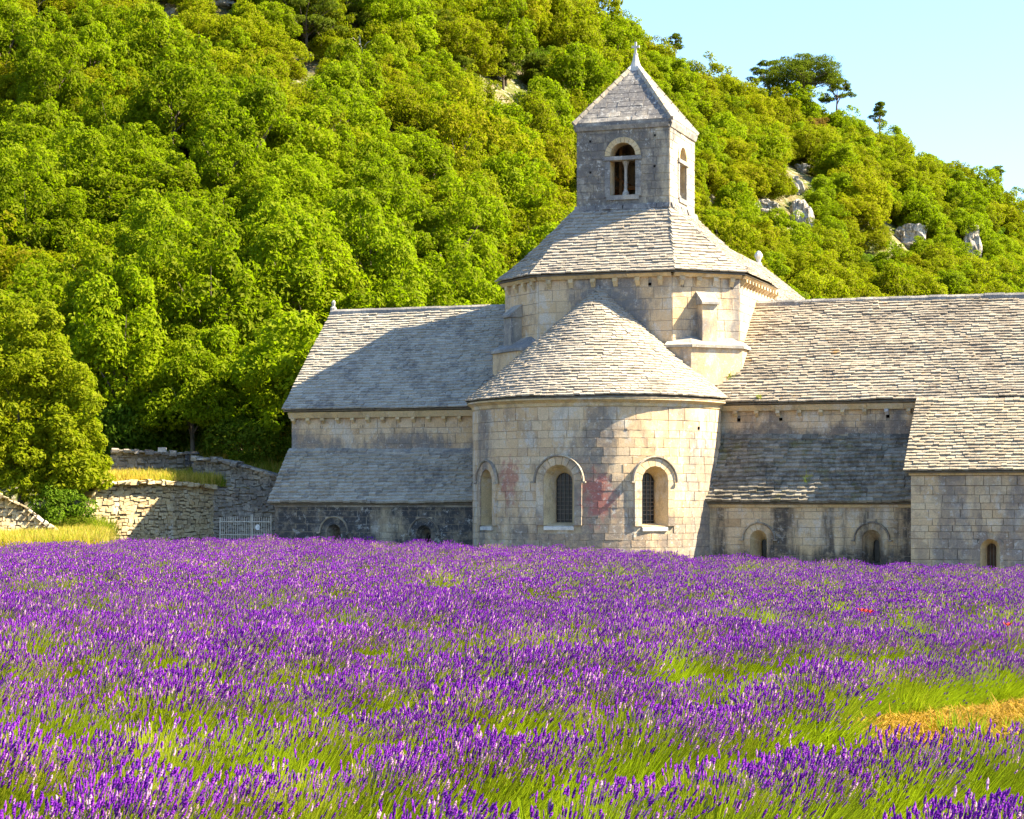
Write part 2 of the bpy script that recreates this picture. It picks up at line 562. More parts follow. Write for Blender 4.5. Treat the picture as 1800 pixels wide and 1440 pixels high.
def ashlar(P, parent, frame, s0, s1, w0, w1, mat, openings=(), ch=(0.21, 0.39), bl=(0.28, 0.85), proud=(0.006, 0.019), name='stone', wvis=0.0, clip=None, kind='block', gap=0.003):
    """courses of blocks on a wall; frame(s, w) -> point, along, up, outward"""
    w = w0
    while w < w1 - 0.04:
        h = min(random.uniform(*ch), w1 - w)
        if w1 - (w + h) < 0.14: h = w1 - w
        a0, a1 = s0, s1
        if clip is not None:
            a0, a1 = clip(w + h / 2)
            a0, a1 = max(a0, s0), min(a1, s1)
        cuts = []
        for (c, half, spring, bottom, top) in openings:
            if w + h < bottom + 0.02 or w > top - 0.02: continue
            wm = w + h * 0.35
            if wm <= spring: e = half
            else:
                rr = top - spring
                e2 = 1 - ((wm - spring) / rr) ** 2 if rr > 1e-6 else 0
                if e2 <= 0: continue
                e = half * math.sqrt(e2)
            cuts.append((c - e, c + e))
        cuts.sort()
        spans, a = [], a0
        for (c0, c1) in cuts:
            if c0 > a: spans.append((a, min(c0, a1)))
            a = max(a, c1)
        if a < a1: spans.append((a, a1))
        for (b0, b1) in spans:
            s = b0
            while s < b1 - 0.02:
                l = min(random.uniform(*bl), b1 - s)
                if b1 - (s + l) < 0.16: l = b1 - s
                p, x, y, n = frame(s + l / 2, w + h / 2)
                d = random.uniform(*proud)
                wp = l2w(*p)
                size = px_area(wp, rot_l2w(n), l * h) if w > wvis else 0
                P.add(parent, kind, p, x, y, n, l - gap, h - gap, d, mat, name, size)
                s += l
        w += h


def wall_core(frame, s0, s1, w0, w1, openings, name, mat, parent, ds=99.0, back=None):
    """wall face with arched or square openings cut out, on a frame (flat or curved)"""
    mb = MB()
    ops = sorted(openings)

    def Q(a, b, c0, c1, d=None):
        n = max(1, int(math.ceil((b - a) / ds)))
        for i in range(n):
            x0 = a + (b - a) * i / n; x1 = a + (b - a) * (i + 1) / n
            mb.poly([frame(x0, c0)[0], frame(x1, c0)[0], frame(x1, c1)[0], frame(x0, c1)[0]])
    a = s0
    for (c, half, spring, bottom, top) in ops:
        if c - half > a: Q(a, c - half, w0, w1)
        if bottom > w0: Q(c - half, c + half, w0, bottom)
        if top - spring < 1e-4:
            if w1 > top: Q(c - half, c + half, top, w1)
        else:
            N = 10
            for i in range(N):
                t0 = math.pi - math.pi * i / N; t1 = math.pi - math.pi * (i + 1) / N
                xa, za = c + half * math.cos(t0), spring + (top - spring) * math.sin(t0)
                xb, zb = c + half * math.cos(t1), spring + (top - spring) * math.sin(t1)
                mb.poly([frame(xa, za)[0], frame(xb, zb)[0], frame(xb, w1)[0], frame(xa, w1)[0]])
        a = c + half
    if a < s1: Q(a, s1, w0, w1)
    return mb.build(name, mat, parent)


def arch_outline(half, spring, bottom, n=12, rise=None):
    rise = half if rise is None else rise
    pts = [(-half, bottom)]
    for i in range(n + 1):
        t = math.pi - math.pi * i / n
        pts.append((half * math.cos(t), spring + rise * math.sin(t)))
    pts.append((half, bottom))
    return pts


def add_window(root, frame, s, spring, bottom, half_out, half_in, depth, mat, ring=0.2, hood=0.0, hood_r=None, sill=True, bars=(), drop_in=0.0,
               shift_in=0.0, pane=M_GLASS, in_spring=None, in_bottom=None, P=PC, mat_ring=None, in_half_h=None):
    """splayed round-arched window: splay (the part), pane, bars, hood mould, sill, voussoirs below it"""
    o, X, Y, N = frame(s, 0.0)
    o = np.array(o); X = np.array(X); Y = np.array(Y); N = np.array(N)
    def L(x, w, d): return o + X * x + Y * w + N * d
    if in_spring is None: in_spring = spring - 0.1
    if in_bottom is None: in_bottom = bottom + 0.15
    outer = arch_outline(half_out, spring, bottom)
    inner = [(x + shift_in, w) for x, w in arch_outline(half_in, in_spring, in_bottom)]
    mb = MB()
    for i in range(len(outer) - 1):
        (a, b), (c, d) = outer[i], outer[i + 1]
        (e, f), (g, h) = inner[i], inner[i + 1]
        mb.poly([L(a, b, 0), L(c, d, 0), L(g, h, -depth), L(e, f, -depth)][::-1])
    mb.poly([L(*outer[0], 0), L(*outer[-1], 0), L(*inner[-1], -depth), L(*inner[0], -depth)])
    for i in range(len(inner) - 1):          # reveal behind the splay
        (e, f), (g, h) = inner[i], inner[i + 1]
        mb.poly([L(e, f, -depth), L(g, h, -depth), L(g, h, -depth - 0.2), L(e, f, -depth - 0.2)][::-1])
    win = mb.build('window', mat, root)
    mb = MB()
    mb.poly([L(x, w, -depth - 0.12) for x, w in inner][::-1])
    mb.build('pane', pane, win)
    for (kind, q) in bars:
        mb = MB()
        if kind == 'h':
            rr = half_in
            if q > in_spring: rr = math.sqrt(max(0.001, half_in ** 2 - (q - in_spring) ** 2))
            th = 0.012
            a, b = shift_in - rr, shift_in + rr
            mb.hexa([L(a, q - th, -depth - .11), L(b, q - th, -depth - .11), L(b, q - th, -depth - .07), L(a, q - th, -depth - .07),
                     L(a, q + th, -depth - .11), L(b, q + th, -depth - .11), L(b, q + th, -depth - .07), L(a, q + th, -depth - .07)])
        else:
            top = in_spring + math.sqrt(max(0.001, half_in ** 2 - q ** 2))
            th = 0.009
            mb.hexa([L(shift_in + q - th, in_bottom, -depth - .118), L(shift_in + q + th, in_bottom, -depth - .118), L(shift_in + q + th, in_bottom, -depth - .08), L(shift_in + q - th, in_bottom, -depth - .08),
                     L(shift_in + q - th, top, -depth - .118), L(shift_in + q + th, top, -depth - .118), L(shift_in + q + th, top, -depth - .08), L(shift_in + q - th, top, -depth - .08)])
        mb.build('window_bar', M_IRON, win)
    mr = mat_ring or mat
    if ring:
        nv = max(7, int(round(math.pi * (half_out + ring / 2) / 0.24)))
        for i in range(nv):
            t0 = math.pi * i / nv + 0.012; t1 = math.pi * (i + 1) / nv - 0.012
            r0, r1 = half_out + 0.002, half_out + ring
            pr = 0.034 + random.uniform(0, 0.006)
            mb = MB()
            c = [(r0 * math.cos(t0), spring + r0 * math.sin(t0)), (r1 * math.cos(t0), spring + r1 * math.sin(t0)),
                 (r1 * math.cos(t1), spring + r1 * math.sin(t1)), (r0 * math.cos(t1), spring + r0 * math.sin(t1))]
            mb.hexa([L(x, w, -0.1) for x, w in c] + [L(x, w, pr) for x, w in c])
            mb.build('voussoir', mr, win)
        w = spring
        while w > bottom + 0.05:
            h = min(random.uniform(0.26, 0.38), w - bottom)
            if (w - h) - bottom < 0.12: h = w - bottom
            for sg in (-1, 1):
                wid = ring * random.uniform(0.95, 1.0)
                a, b = (half_out + 0.002) * sg, (half_out + wid) * sg
                if a > b: a, b = b, a
                pr = 0.034 + random.uniform(0, 0.006)
                mb = MB()
                c = [(a, w - h + 0.006), (b, w - h + 0.006), (b, w - 0.006), (a, w - 0.006)]
                mb.hexa([L(x, z, -0.1) for x, z in c] + [L(x, z, pr) for x, z in c])
                mb.build('jamb_stone', mr, win)
            w -= h
    if hood:
        r = hood_r or (half_out + ring + 0.02)
        mb = MB()
        n = 18
        ts = [math.pi * i / n for i in range(n + 1)]
        prof = [(0.0, 0.0), (0.0, 0.07), (0.03, 0.10), (hood, 0.10), (hood + 0.02, 0.0)]
        for i in range(n):
            for k in range(len(prof) - 1):
                q = []
                for (tt, kk) in ((ts[i], k), (ts[i + 1], k), (ts[i + 1], k + 1), (ts[i], k + 1)):
                    rr = r + prof[kk][0]
                    q.append(L(rr * math.cos(tt), spring - 0.02 + rr * math.sin(tt), prof[kk][1]))
                mb.poly(q)
        for tt in (0, math.pi):
            q = [L((r + a) * math.cos(tt), spring - 0.02, b) for a, b in prof]
            mb.poly(q if tt else q[::-1])
        for sg in (-1, 1):       # short returns at the springing
            a, b = sorted((sg * r, sg * (r + hood + 0.08)))
            mb.hexa([L(a, spring - 0.07, 0), L(b, spring - 0.07, 0), L(b, spring - 0.07, .145), L(a, spring - 0.07, .145),
                     L(a, spring - 0.021, 0), L(b, spring - 0.021, 0), L(b, spring - 0.021, .145), L(a, spring - 0.021, .145)])
        mb.build('hood_mould', M_HOOD, win)
    if sill:
        mb = MB()
        a, b = -half_out + 0.02, half_out - 0.02
        mb.hexa([L(a, bottom - 0.16, -0.2), L(b, bottom - 0.16, -0.2), L(b, bottom - 0.16, 0.06), L(a, bottom - 0.16, 0.06),
                 L(a, bottom + 0.015, -0.2), L(b, bottom + 0.015, -0.2), L(b, bottom - 0.04, 0.06), L(a, bottom - 0.04, 0.06)])
        mb.build('sill', M_PALE, win)
    return win


def flat_frame(u0, v0, u1, v1):
    """s along (u0,v0)->(u1,v1); outward is to the right-hand side of travel seen from above (towards -v for +u travel)"""
    d = unit((u1 - u0, v1 - v0, 0))
    n = np.array([d[1], -d[0], 0.0])
    o = np.array([u0, v0, 0.0])
    up = np.array([0, 0, 1.0])
    return (lambda s, w: (o + d * s + up * w, d, up, n)), math.hypot(u1 - u0, v1 - v0)


def hole_recess(frame, s, w, h, parent):
    o, X, Y, N = frame(s, w)
    mb = MB()
    def L(x, y, d): return o + X * x + Y * y + N * d
    c = [(-h, -h), (h, -h), (h, h), (-h, h)]
    for i in range(4):
        a, b = c[i], c[(i + 1) % 4]
        mb.poly([L(*a, 0.03), L(*b, 0.03), L(*b, -0.25), L(*a, -0.25)])
    mb.poly([L(*q, -0.25) for q in c])
    mb.build('putlog_hole', M_DARK, parent)


def hole(s, w, h=0.05):
    return (s, h, w + h, w - h, w + h)


# ================================================================== SETTING: ground, hill
def ztop(X, Y):
    """height of the lavender tops"""
    return np.interp(X, [-60, -30, -18, -8, 2, 6, 12, 16, 30, 60], [0.4, 0.5, 0.76, 0.95, 0.72, 0.49, 0.26, 0.14, -0.2, -0.5])


def gz(X, Y):
    z = ztop(X, Y) - 0.72
    X = np.asarray(X, float); Y = np.asarray(Y, float)
    cc = .823 * X - .568 * Y + 7.53; tt = .568 * X + .823 * Y
    return z + .26 * np.exp(-(cc / .8) ** 2) * np.clip((tt - 13.8) / 1.5, 0, 1) * np.clip((29 - tt) / 2, 0, 1)


xs = np.concatenate([np.linspace(-2500, -70, 14), np.linspace(-60, 60, 121), np.linspace(70, 2500, 14)])
ys = np.concatenate([np.linspace(-2500, -20, 12), np.linspace(-10, 110, 121), np.linspace(130, 3500, 14)])
GX, GY = np.meshgrid(xs, ys)
GZ = gz(GX, GY) + (vnoise(GX * 1.1, GY * 1.1, 2) - 0.5) * 0.06
V = np.stack([GX.ravel(), GY.ravel(), GZ.ravel()], 1)
nx, ny = len(xs), len(ys)
ii, jj = np.meshgrid(np.arange(nx - 1), np.arange(ny - 1))
q = (jj * nx + ii).ravel()
t = NT('field_soil')
c = t.coords()
n1 = t.noise(c, 0.8, 6, 0.6); n2 = t.noise(c, 9.0, 6, 0.7)
col = t.mix(t.ramp(n1, 0.35, 0.65), (0.10, 0.065, 0.03), (0.16, 0.11, 0.045))
col = t.mix(t.ramp(t.noise(c, 2.5, 5, off=4), 0.5, 0.62, 0, 0.8), col, (0.07, 0.09, 0.02))
t.bump(n2, 0.8, 0.05)
M_SOIL = t.color(t.mix(t.ramp(n2, 0.3, 0.7, 0.5, 0.0), col, (0.04, 0.025, 0.012)))
g = link(bpy.data.objects.new('ground', mesh_np('ground', V, np.stack([q, q + 1, q + nx + 1, q + nx], 1), M_SOIL, smooth=True)))
tag(g, kind='structure')

# the wooded hill
SKX = np.array([-900, 0, 600, 900, 1000, 1060, 1110, 1200, 1330, 1400, 1500, 1560, 1650, 1750, 1800, 1900, 2300])
SKL = np.array([-420, -330, -220, -110, -20, 45, 74, 114, 168, 196, 232, 256, 300, 352, 388, 470, 680])
SKXk = (SKX - 900) / F


def hill_par(k):
    yb = np.interp(k, [-0.3, -0.205, -0.15, -0.12, -0.08, 0.0, 0.1, 0.25, 0.5], [85, 86.3, 86.0, 84.8, 86, 98, 112, 128, 150])
    zb = np.interp(k, [-0.3, -0.205, -0.15, -0.12, -0.08, 0.0, 0.1, 0.25, 0.5], [2.0, 3.0, 3.3, 3.3, 3.0, 2.0, 1.0, 0.2, 0.0])
    yc = np.interp(k, [-0.3, 0.0, 0.05, 0.12, 0.25, 0.5], [188, 186, 188, 196, 206, 220])
    el = (885 - np.interp(k, SKXk, SKL)) / F
    zc = CAM_Z + el * yc - 2.0
    return yb, zb, yc, zc


def hill_z(X, Y):
    X = np.asarray(X, float); Y = np.asarray(Y, float)
    k = X / np.maximum(Y, 1)
    yb, zb, yc, zc = hill_par(k)
    f = np.clip((Y - yb) / (yc - yb), 0, 1)
    z = zb + (zc - zb) * (f ** 1.08)
    z = np.where(Y > yc, zc - (Y - yc) * 0.35, z)
    bumps = (vnoise(X / 9.0, Y / 9.0, 11) - 0.5) * 3.0 + (vnoise(X / 3.3, Y / 3.3, 12) - 0.5) * 1.0
    return z + bumps * np.clip(f * 5, 0, 1) * np.clip((1.05 - f) * 4, 0.25, 1)


ks = np.linspace(-0.75, 0.75, 170)
fs = np.concatenate([np.linspace(0, 1, 100), np.linspace(1.03, 3.2, 20)])
KK, FF = np.meshgrid(ks, fs)
yb, zb, yc, zc = hill_par(KK)
HY = yb + (yc - yb) * FF
HX = KK * HY
HZ = np.maximum(hill_z(HX, HY), -3)
HV = np.stack([HX.ravel(), HY.ravel(), HZ.ravel()], 1)
sk = np.stack([HX[0], HY[0] + 0.02, np.full(len(ks), -1.5)], 1)
n0 = len(ks)
HV = np.concatenate([sk, HV])
ii, jj = np.meshgrid(np.arange(n0 - 1), np.arange(len(fs)))
q = (jj * n0 + ii).ravel()
t = NT('hill_ground')
c = t.coords()
n1 = t.noise(c, 0.12, 5, 0.6); n2 = t.noise(c, 1.6, 7, 0.7); n3 = t.noise(c, 0.5, 5, 0.6, off=5)
col = t.mix(t.ramp(n3, 0.4, 0.6), (0.10, 0.12, 0.02), (0.20, 0.15, 0.075))
col = t.mix(t.ramp(n2, 0.52, 0.62, 0, 0.8), col, (0.42, 0.37, 0.28))
t.bump(n2, 0.9, 0.4)
M_HILL = t.color(t.mix(t.ramp(n1, 0.35, 0.65, 0.3, 0), col, (0.05, 0.06, 0.015)))
h = link(bpy.data.objects.new('hill', mesh_np('hill', HV, np.stack([q, q + 1, q + n0 + 1, q + n0], 1), M_HILL, smooth=True)))
tag(h, kind='structure')

# ================================================================== THE CHURCH
RID_V, RID_L, RID_R = 4.1, 9.78, 9.58
EAV_V, EAV_W = -0.35, 5.72
UL, UR = -12.3, 17.5
CV, RA = -0.3, 4.5            # apse circle centre (on u = 0) and radius

# ---- transept walls (upper band above the chapels) with eave corbels
fr_t, _ = flat_frame(0, 0, 1, 0)
opsL = [hole(-11.05, 5.08), hole(-9.4, 5.1), hole(-6.9, 5.1)]
opsR = [hole(5.1, 5.15), hole(6.6, 5.15), hole(10.35, 5.2)]
twl = wall_core(fr_t, UL, -4.2, 0.0, 5.62, opsL, 'transept_wall', M_MORTAR, church)
twr = wall_core(fr_t, 4.2, UR, 0.0, 5.62, opsR, 'transept_wall', M_MORTAR, church)
for (s, h_, sp, b, tp) in opsL: hole_recess(fr_t, s, (b + tp) / 2, h_, twl)
for (s, h_, sp, b, tp) in opsR: hole_recess(fr_t, s, (b + tp) / 2, h_, twr)
ashlar(PC, twl, fr_t, UL, -4.3, 4.16, 5.42, M_UPPER, [(o[0], o[1] + .01, o[2], o[3], o[4]) for o in opsL])
ashlar(PC, twr, fr_t, 4.35, 11.62, 4.55, 5.45, M_UPPERR, [(o[0], o[1] + .01, o[2], o[3], o[4]) for o in opsR])
# left gable end (faces away from the sun side but closes the volume), right end beyond the frame
for (uu, rw) in ((UL, RID_L), (UR, RID_R)):
    mb = MB()
    mb.poly([(uu, 0, -0.5), (uu, 8.5, -0.5), (uu, 8.5, 5.62), (uu, 4.1, rw - 0.1), (uu, 0, 5.62)])
    mb.build('gable_wall', M_UPPER, church)
mb = MB()
mb.poly([(UL, 8.5, -0.5), (UL, 8.5, 5.62), (UR, 8.5, 5.62), (UR, 8.5, -0.5)])
mb.build('rear_wall', M_UPPER, church)


def cornice_strip(a, b, w0, w1, out, name='cornice', mat=M_TRIM, parent=church, n=None, seg=1.1):
    """moulded string under an eave from (u,v) a to b, cut in stones"""
    fr, L = flat_frame(a[0], a[1], b[0], b[1])
    m = MB()
    s = 0.0
    while s < L - 0.01:
        l = min(random.uniform(seg * .8, seg * 1.2), L - s)
        if L - s - l < 0.3: l = L - s
        g_ = 0.004
        p = lambda x, w, d: fr(x, w)[0] + fr(x, w)[3] * d
        m.hexa([p(s + g_, w0, -.05), p(s + l - g_, w0, -.05), p(s + l - g_, w0, out * .55), p(s + g_, w0, out * .55),
                p(s + g_, w1, -.05), p(s + l - g_, w1, -.05), p(s + l - g_, w1, out), p(s + g_, w1, out)])
        s += l
    return m.build(name, mat, parent)


def corbel(fr, s, w1, h=0.2, wd=0.12, out=0.2, mat=M_TRIM, parent=church):
    m = MB()
    p = lambda x, w, d: fr(x, w)[0] + fr(x, w)[3] * d
    a, b = s - wd / 2, s + wd / 2
    m.hexa([p(a, w1 - h, 0), p(b, w1 - h, 0), p(b, w1 - h, out * .25), p(a, w1 - h, out * .25),
            p(a, w1 - h * .45, 0), p(b, w1 - h * .45, 0), p(b, w1 - h * .45, out * .8), p(a, w1 - h * .45, out * .8)])
    m.hexa([p(a - .01, w1 - h * .45, 0), p(b + .01, w1 - h * .45, 0), p(b + .01, w1 - h * .45, out), p(a - .01, w1 - h * .45, out),
            p(a - .01, w1, 0), p(b + .01, w1, 0), p(b + .01, w1, out), p(a - .01, w1, out)])
    return m.build('corbel', mat, parent)


cornice_strip((UL - .05, 0), (-4.35, 0), 5.42, 5.64, 0.27)
cornice_strip((4.5, 0), (11.5, 0), 5.45, 5.64, 0.27, mat=M_TRIM)
for i in range(13): corbel(fr_t, UL + 0.12 + i * 0.615, 5.42)
for i in range(9): corbel(fr_t, 5.0 + i * 0.76, 5.45, mat=M_PALE if i == 7 else M_TRIM)


def sloped_roof(name, P0, P1, P2, P3, mat, P=PC, parent=church, e=0.155, skip=None, th=0.054, deck=True, matfn=None, sag=0.02):
    """P0-P1 eave left to right, P3-P2 ridge left to right"""
    P0, P1, P2, P3 = (np.array(p, float) for p in (P0, P1, P2, P3))
    Ls = np.linalg.norm((P3 + P2) / 2 - (P0 + P1) / 2)
    n = unit(np.cross(P1 - P0, P3 - P0))
    mb = MB()
    o = -n * 0.02
    mb.hexa([P0 + o - n * .05, P1 + o - n * .05, P2 + o - n * .05, P3 + o - n * .05, P0 + o, P1 + o, P2 + o, P3 + o])
    r = mb.build(name, M_DECK, parent)

    def pos(f, t):
        k = t / Ls
        a = P0 + (P3 - P0) * k; b = P1 + (P2 - P1) * k
        return a + (b - a) * f
    def length(t):
        k = t / Ls
        return float(np.linalg.norm((P1 + (P2 - P1) * k) - (P0 + (P3 - P0) * k)))
    roof_tiles(P, r, pos, length, 0.0, Ls - 0.1, mat, e=e, skip=skip, th=th, matfn=matfn, sag=sag)
    return r


def under_cone(p):
    """inside the apse roof cone or the crossing drum: hidden, leave out"""
    u, v, w = p
    d = math.hypot(u, v - CV)
    cone = 5.78 + (9.85 - 5.78) * (1 - d / 4.75)
    if d < 4.7 and w < cone - 0.12: return True
    if abs(u - 0.25) < 4.0 and v > 1.5: return True
    return abs(u - .25) < 2.3 and v > -.2


rl = sloped_roof('transept_roof', (UL - .2, EAV_V, EAV_W), (-2.3, EAV_V, EAV_W), (-2.3, RID_V, RID_L), (UL - .2, RID_V, RID_L), M_TILE, skip=under_cone)
rr = sloped_roof('transept_roof', (2.4, EAV_V, EAV_W), (UR, EAV_V, EAV_W), (UR, RID_V, RID_R), (2.4, RID_V, RID_R), M_TILEW, skip=under_cone, sag=0.035)
for (a, b, w) in ((UL - .2, -2.4, RID_L), (2.4, UR, RID_R)):      # rear slopes
    mb = MB()
    mb.poly([(a, RID_V, w), (b, RID_V, w), (b, 8.8, EAV_W), (a, 8.8, EAV_W)])
    mb.build('rear_roof', M_TILE, church)


def ridge_caps(a, b, mat, parent=church, l=(0.5, 0.85)):
    a, b = np.array(a, float), np.array(b, float)
    L = np.linalg.norm(b - a); d = (b - a) / L
    side = unit(np.cross(d, (0, 0, 1))); up = np.cross(side, d)
    s = 0
    while s < L - .05:
        k = min(random.uniform(*l), L - s)
        m = MB()
        j = random.uniform(-.012, .012)
        prof = [(-.2, -.17), (-.17, .02), (-.09, .1), (.09, .1), (.17, .02), (.2, -.17)]
        p0, p1 = a + d * (s + .006), a + d * (s + k - .006)
        for i in range(5):
            (x0, z0), (x1, z1) = prof[i], prof[i + 1]
            m.poly([p0 + side * x0 + up * (z0 + j), p1 + side * x0 + up * (z0 + j), p1 + side * x1 + up * (z1 + j), p0 + side * x1 + up * (z1 + j)])
        m.poly([p0 + side * x + up * (z + j) for x, z in prof])
        m.poly([p1 + side * x + up * (z + j) for x, z in prof][::-1])
        m.build('ridge_stone', mat, parent)
        s += k


ridge_caps((UL - .2, RID_V, RID_L + .04), (-4.3, RID_V, RID_L + .04), M_TRIMG, rl)
ridge_caps((4.8, RID_V, RID_R + .04), (UR, RID_V, RID_R + .04), M_TRIMG, rr)
mb = MB()
mb.lathe([(.13, 0), (.13, .12), (.06, .18), (.075, .28), (.09, .34), (.04, .42), (.0, .44)], (UL - .12, RID_V, RID_L + .1), 8)
mb.build('gable_finial', M_TRIMG, church)

# ---- chapels: lean-to roofs and low walls
fr_c, _ = flat_frame(0, -1.35, 1, -1.35)


def chapel_windows(ws): return [(s, a + 0.0, sp, b, sp + a) for (s, sp, b, a, *_r) in ws]


WL = [(-9.92, 1.16, 0.35, 0.27, 0.30), (-6.33, 1.12, 0.35, 0.28, 0.33)]
WR = [(6.12, 0.98, 0.1, 0.30, 0.22), (10.03, 0.98, 0.1, 0.33, 0.34)]
cl = wall_core(fr_c, UL - .05, -4.1, -0.3, 2.16, chapel_windows(WL), 'chapel_wall', M_MORTAR, church)
cr = wall_core(fr_c, 4.1, 11.7, -0.5, 2.16, chapel_windows(WR), 'chapel_wall', M_MORTAR, church)
ashlar(PC, cl, fr_c, UL - .05, -4.35, 0.0, 2.14, M_CHAPL, [(s, a + .24, sp, b - .1, sp + a + .24) for (s, sp, b, a, _) in WL], wvis=0.6, bl=(.45, .95))
ashlar(PC, cr, fr_c, 4.15, 11.6, -0.3, 2.14, M_CHAPR, [(s, a + .2, sp, b - .1, sp + a + .2) for (s, sp, b, a, _) in WR], wvis=0.25, bl=(.5, 1.0))
mb = MB()
mb.poly([(UL - .05, 0, -.4), (UL - .05, -1.35, -.4), (UL - .05, -1.35, 2.16), (UL - .05, 0, 4.1)])
mb.build('chapel_end_wall', M_CHAPL, church)
for (s, sp, b, a, _) in WL:
    add_window(church, fr_c, s, sp, b, a, 0.085, 0.55, M_CHAPL, ring=0.25, hood=0.035, hood_r=a + .27, sill=False, shift_in=0.05, in_spring=sp - .14, in_bottom=b + .1)
for (s, sp, b, a, _) in WR:
    add_window(church, fr_c, s, sp, b, a, 0.095, 0.55, M_CHAPR if s > 8 else M_TRIM, ring=0.22, hood=0.04, hood_r=a + .24, sill=False, shift_in=0.06, in_spring=sp - .12, in_bottom=b + .12, mat_ring=M_CHAPR)


def in_apse(p): return math.hypot(p[0], p[1] - CV) < RA - 0.05


lr = sloped_roof('chapel_roof', (UL - .2, -1.55, 2.18), (-3.9, -1.55, 2.18), (-3.9, 0.0, 4.12), (UL - .05, 0.0, 4.12), M_TILE, skip=in_apse, e=0.155, th=0.085, sag=0.035)
rrf = sloped_roof('chapel_roof', (3.9, -1.55, 2.2), (11.65, -1.55, 2.2), (11.65, 0.0, 4.5), (3.9, 0.0, 4.5), M_TILED, skip=in_apse, e=0.17, th=0.095, sag=0.06)
mb = MB()
mb.hexa([(UL - .02, -.22, 4.0), (-4.5, -.22, 4.0), (-4.5, -.012, 4.12), (UL - .02, -.012, 4.12), (UL - .02, -.22, 4.1), (-4.5, -.22, 4.1), (-4.5, -.012, 4.24), (UL - .02, -.012, 4.24)])
mb.build('flashing_strip', M_TRIMG, church)
mb = MB()
mb.hexa([(4.5, -.2, 4.36), (11.5, -.2, 4.36), (11.5, -.012, 4.5), (4.5, -.012, 4.5), (4.5, -.2, 4.44), (11.5, -.2, 4.44), (11.5, -.012, 4.6), (4.5, -.012, 4.6)])
mb.build('flashing_strip', M_CHAPR, church)
cornice_strip((UL - .05, -1.35), (-4.3, -1.35), 2.06, 2.17, 0.12, mat=M_TRIMG)
cornice_strip((4.25, -1.35), (11.55, -1.35), 2.06, 2.19, 0.12, mat=M_TRIM)

# ---- apse
def fr_a(s, w):
    a = s / RA
    n = np.array([math.sin(a), -math.cos(a), 0.0])
    return np.array([0, CV, 0.0]) + n * RA + np.array([0, 0, w]), np.array([math.cos(a), math.sin(a), 0.0]), np.array([0, 0, 1.0]), n


A43 = math.radians(42.5) * RA
WA = [(-A43, 2.95, 1.42, 0.44), (0.0, 2.97, 1.45, 0.55), (A43, 2.97, 1.42, 0.50)]
APT = 5.48
aops = [(s, a, sp, b, sp + a) for (s, sp, b, a) in WA] + [hole(-1.5, 4.75, .04), hole(0.9, 4.72, .045), hole(2.3, 4.7, .035), hole(5.3, 4.8, .045)]
aw = wall_core(fr_a, -math.pi / 2 * RA, math.pi / 2 * RA, -0.2, APT + .1, aops, 'apse_wall', M_MORTAR, church, ds=0.22)
for o_ in aops[3:]: hole_recess(fr_a, o_[0], (o_[3] + o_[4]) / 2, o_[1], aw)
ashlar(PC, aw, fr_a, -math.pi / 2 * RA, math.pi / 2 * RA, 0.05, APT, M_APSE,
       [(s, a + .24, sp, b - .1, sp + a + .24) for (s, sp, b, a) in WA] + [(o_[0], o_[1] + .01, o_[2], o_[3], o_[4]) for o_ in aops[3:]], wvis=0.6, bl=(.36, .72))
for i, (s, sp, b, a) in enumerate(WA):
    ih = 0.30
    isp = sp - 0.02
    bars = [('h', b + .12 + k * .42) for k in (1, 2, 3)] + [('v', q) for q in (-.15, 0, .15)] + [('h', b + .12 + k * .14) for k in (.5, 2, 4, 5, 7, 8, 10)]
    add_window(church, fr_a, s, sp, b, a, ih, 0.55, M_TRIM, ring=0.27, hood=0.055, hood_r=a + .29, bars=bars, in_spring=isp, in_bottom=b + .1, mat_ring=M_APSE)
# cornice ring with a hollow moulding
mb = MB()
prof = [(0.0, APT), (0.035, APT + .03), (0.06, APT + .13), (0.15, APT + .2), (0.22, APT + .235), (0.22, APT + .29), (0.0, APT + .3)]
N = 64
for i in range(N):
    a0 = -math.pi / 2 + math.pi * i / N; a1 = -math.pi / 2 + math.pi * (i + 1) / N
    for k in range(len(prof) - 1):
        q = []
        for (aa, kk) in ((a0, k), (a1, k), (a1, k + 1), (a0, k + 1)):
            r = RA + prof[kk][0]
            q.append((r * math.sin(aa), CV - r * math.cos(aa), prof[kk][1]))
        mb.poly(q)
mb.build('cornice', M_TRIM, church)
# conical roof
RE, WE, WAP = RA + 0.24, APT + 0.30, 9.86
SL = math.hypot(RE, WAP - WE)
mb = MB()
for i in range(48):
    a0 = -math.pi * .62 + 1.24 * math.pi * i / 48; a1 = -math.pi * .62 + 1.24 * math.pi * (i + 1) / 48
    mb.poly([(RE * math.sin(a0), CV - RE * math.cos(a0), WE), (RE * math.sin(a1), CV - RE * math.cos(a1), WE), (0, CV, WAP - .04)])
ar = mb.build('apse_roof', M_DECK, church)


def cone_bulge(t): return 0.10 * math.sin(math.pi * t / SL) * -1


def cpos(f, t):
    a = -math.pi * .60 + 1.20 * math.pi * f
    r = RE * (1 - t / SL)
    return (r * math.sin(a), CV - r * math.cos(a), WE + (WAP - WE) * t / SL + cone_bulge(t) * 0.4 + .03)


def skip_cone(p):
    u, v, w = p
    if v < EAV_V: return False
    k = (v - EAV_V) / (RID_V - EAV_V)
    return w < EAV_W + (RID_R - EAV_W) * k - 0.08 and abs(u) > 2.3


roof_tiles(PC, ar, cpos, lambda t: 1.2 * math.pi * RE * (1 - t / SL), 0.0, SL - .12, M_TILEP, e=0.15, skip=skip_cone, wmin=.16, wmax=.34)
mb = MB()
mb.lathe([(.22, -.3), (.15, -.05), (.06, .12), (.0, .2)], (0, CV, WAP), 8)
mb.build('apex_stone', M_TRIMG, ar)

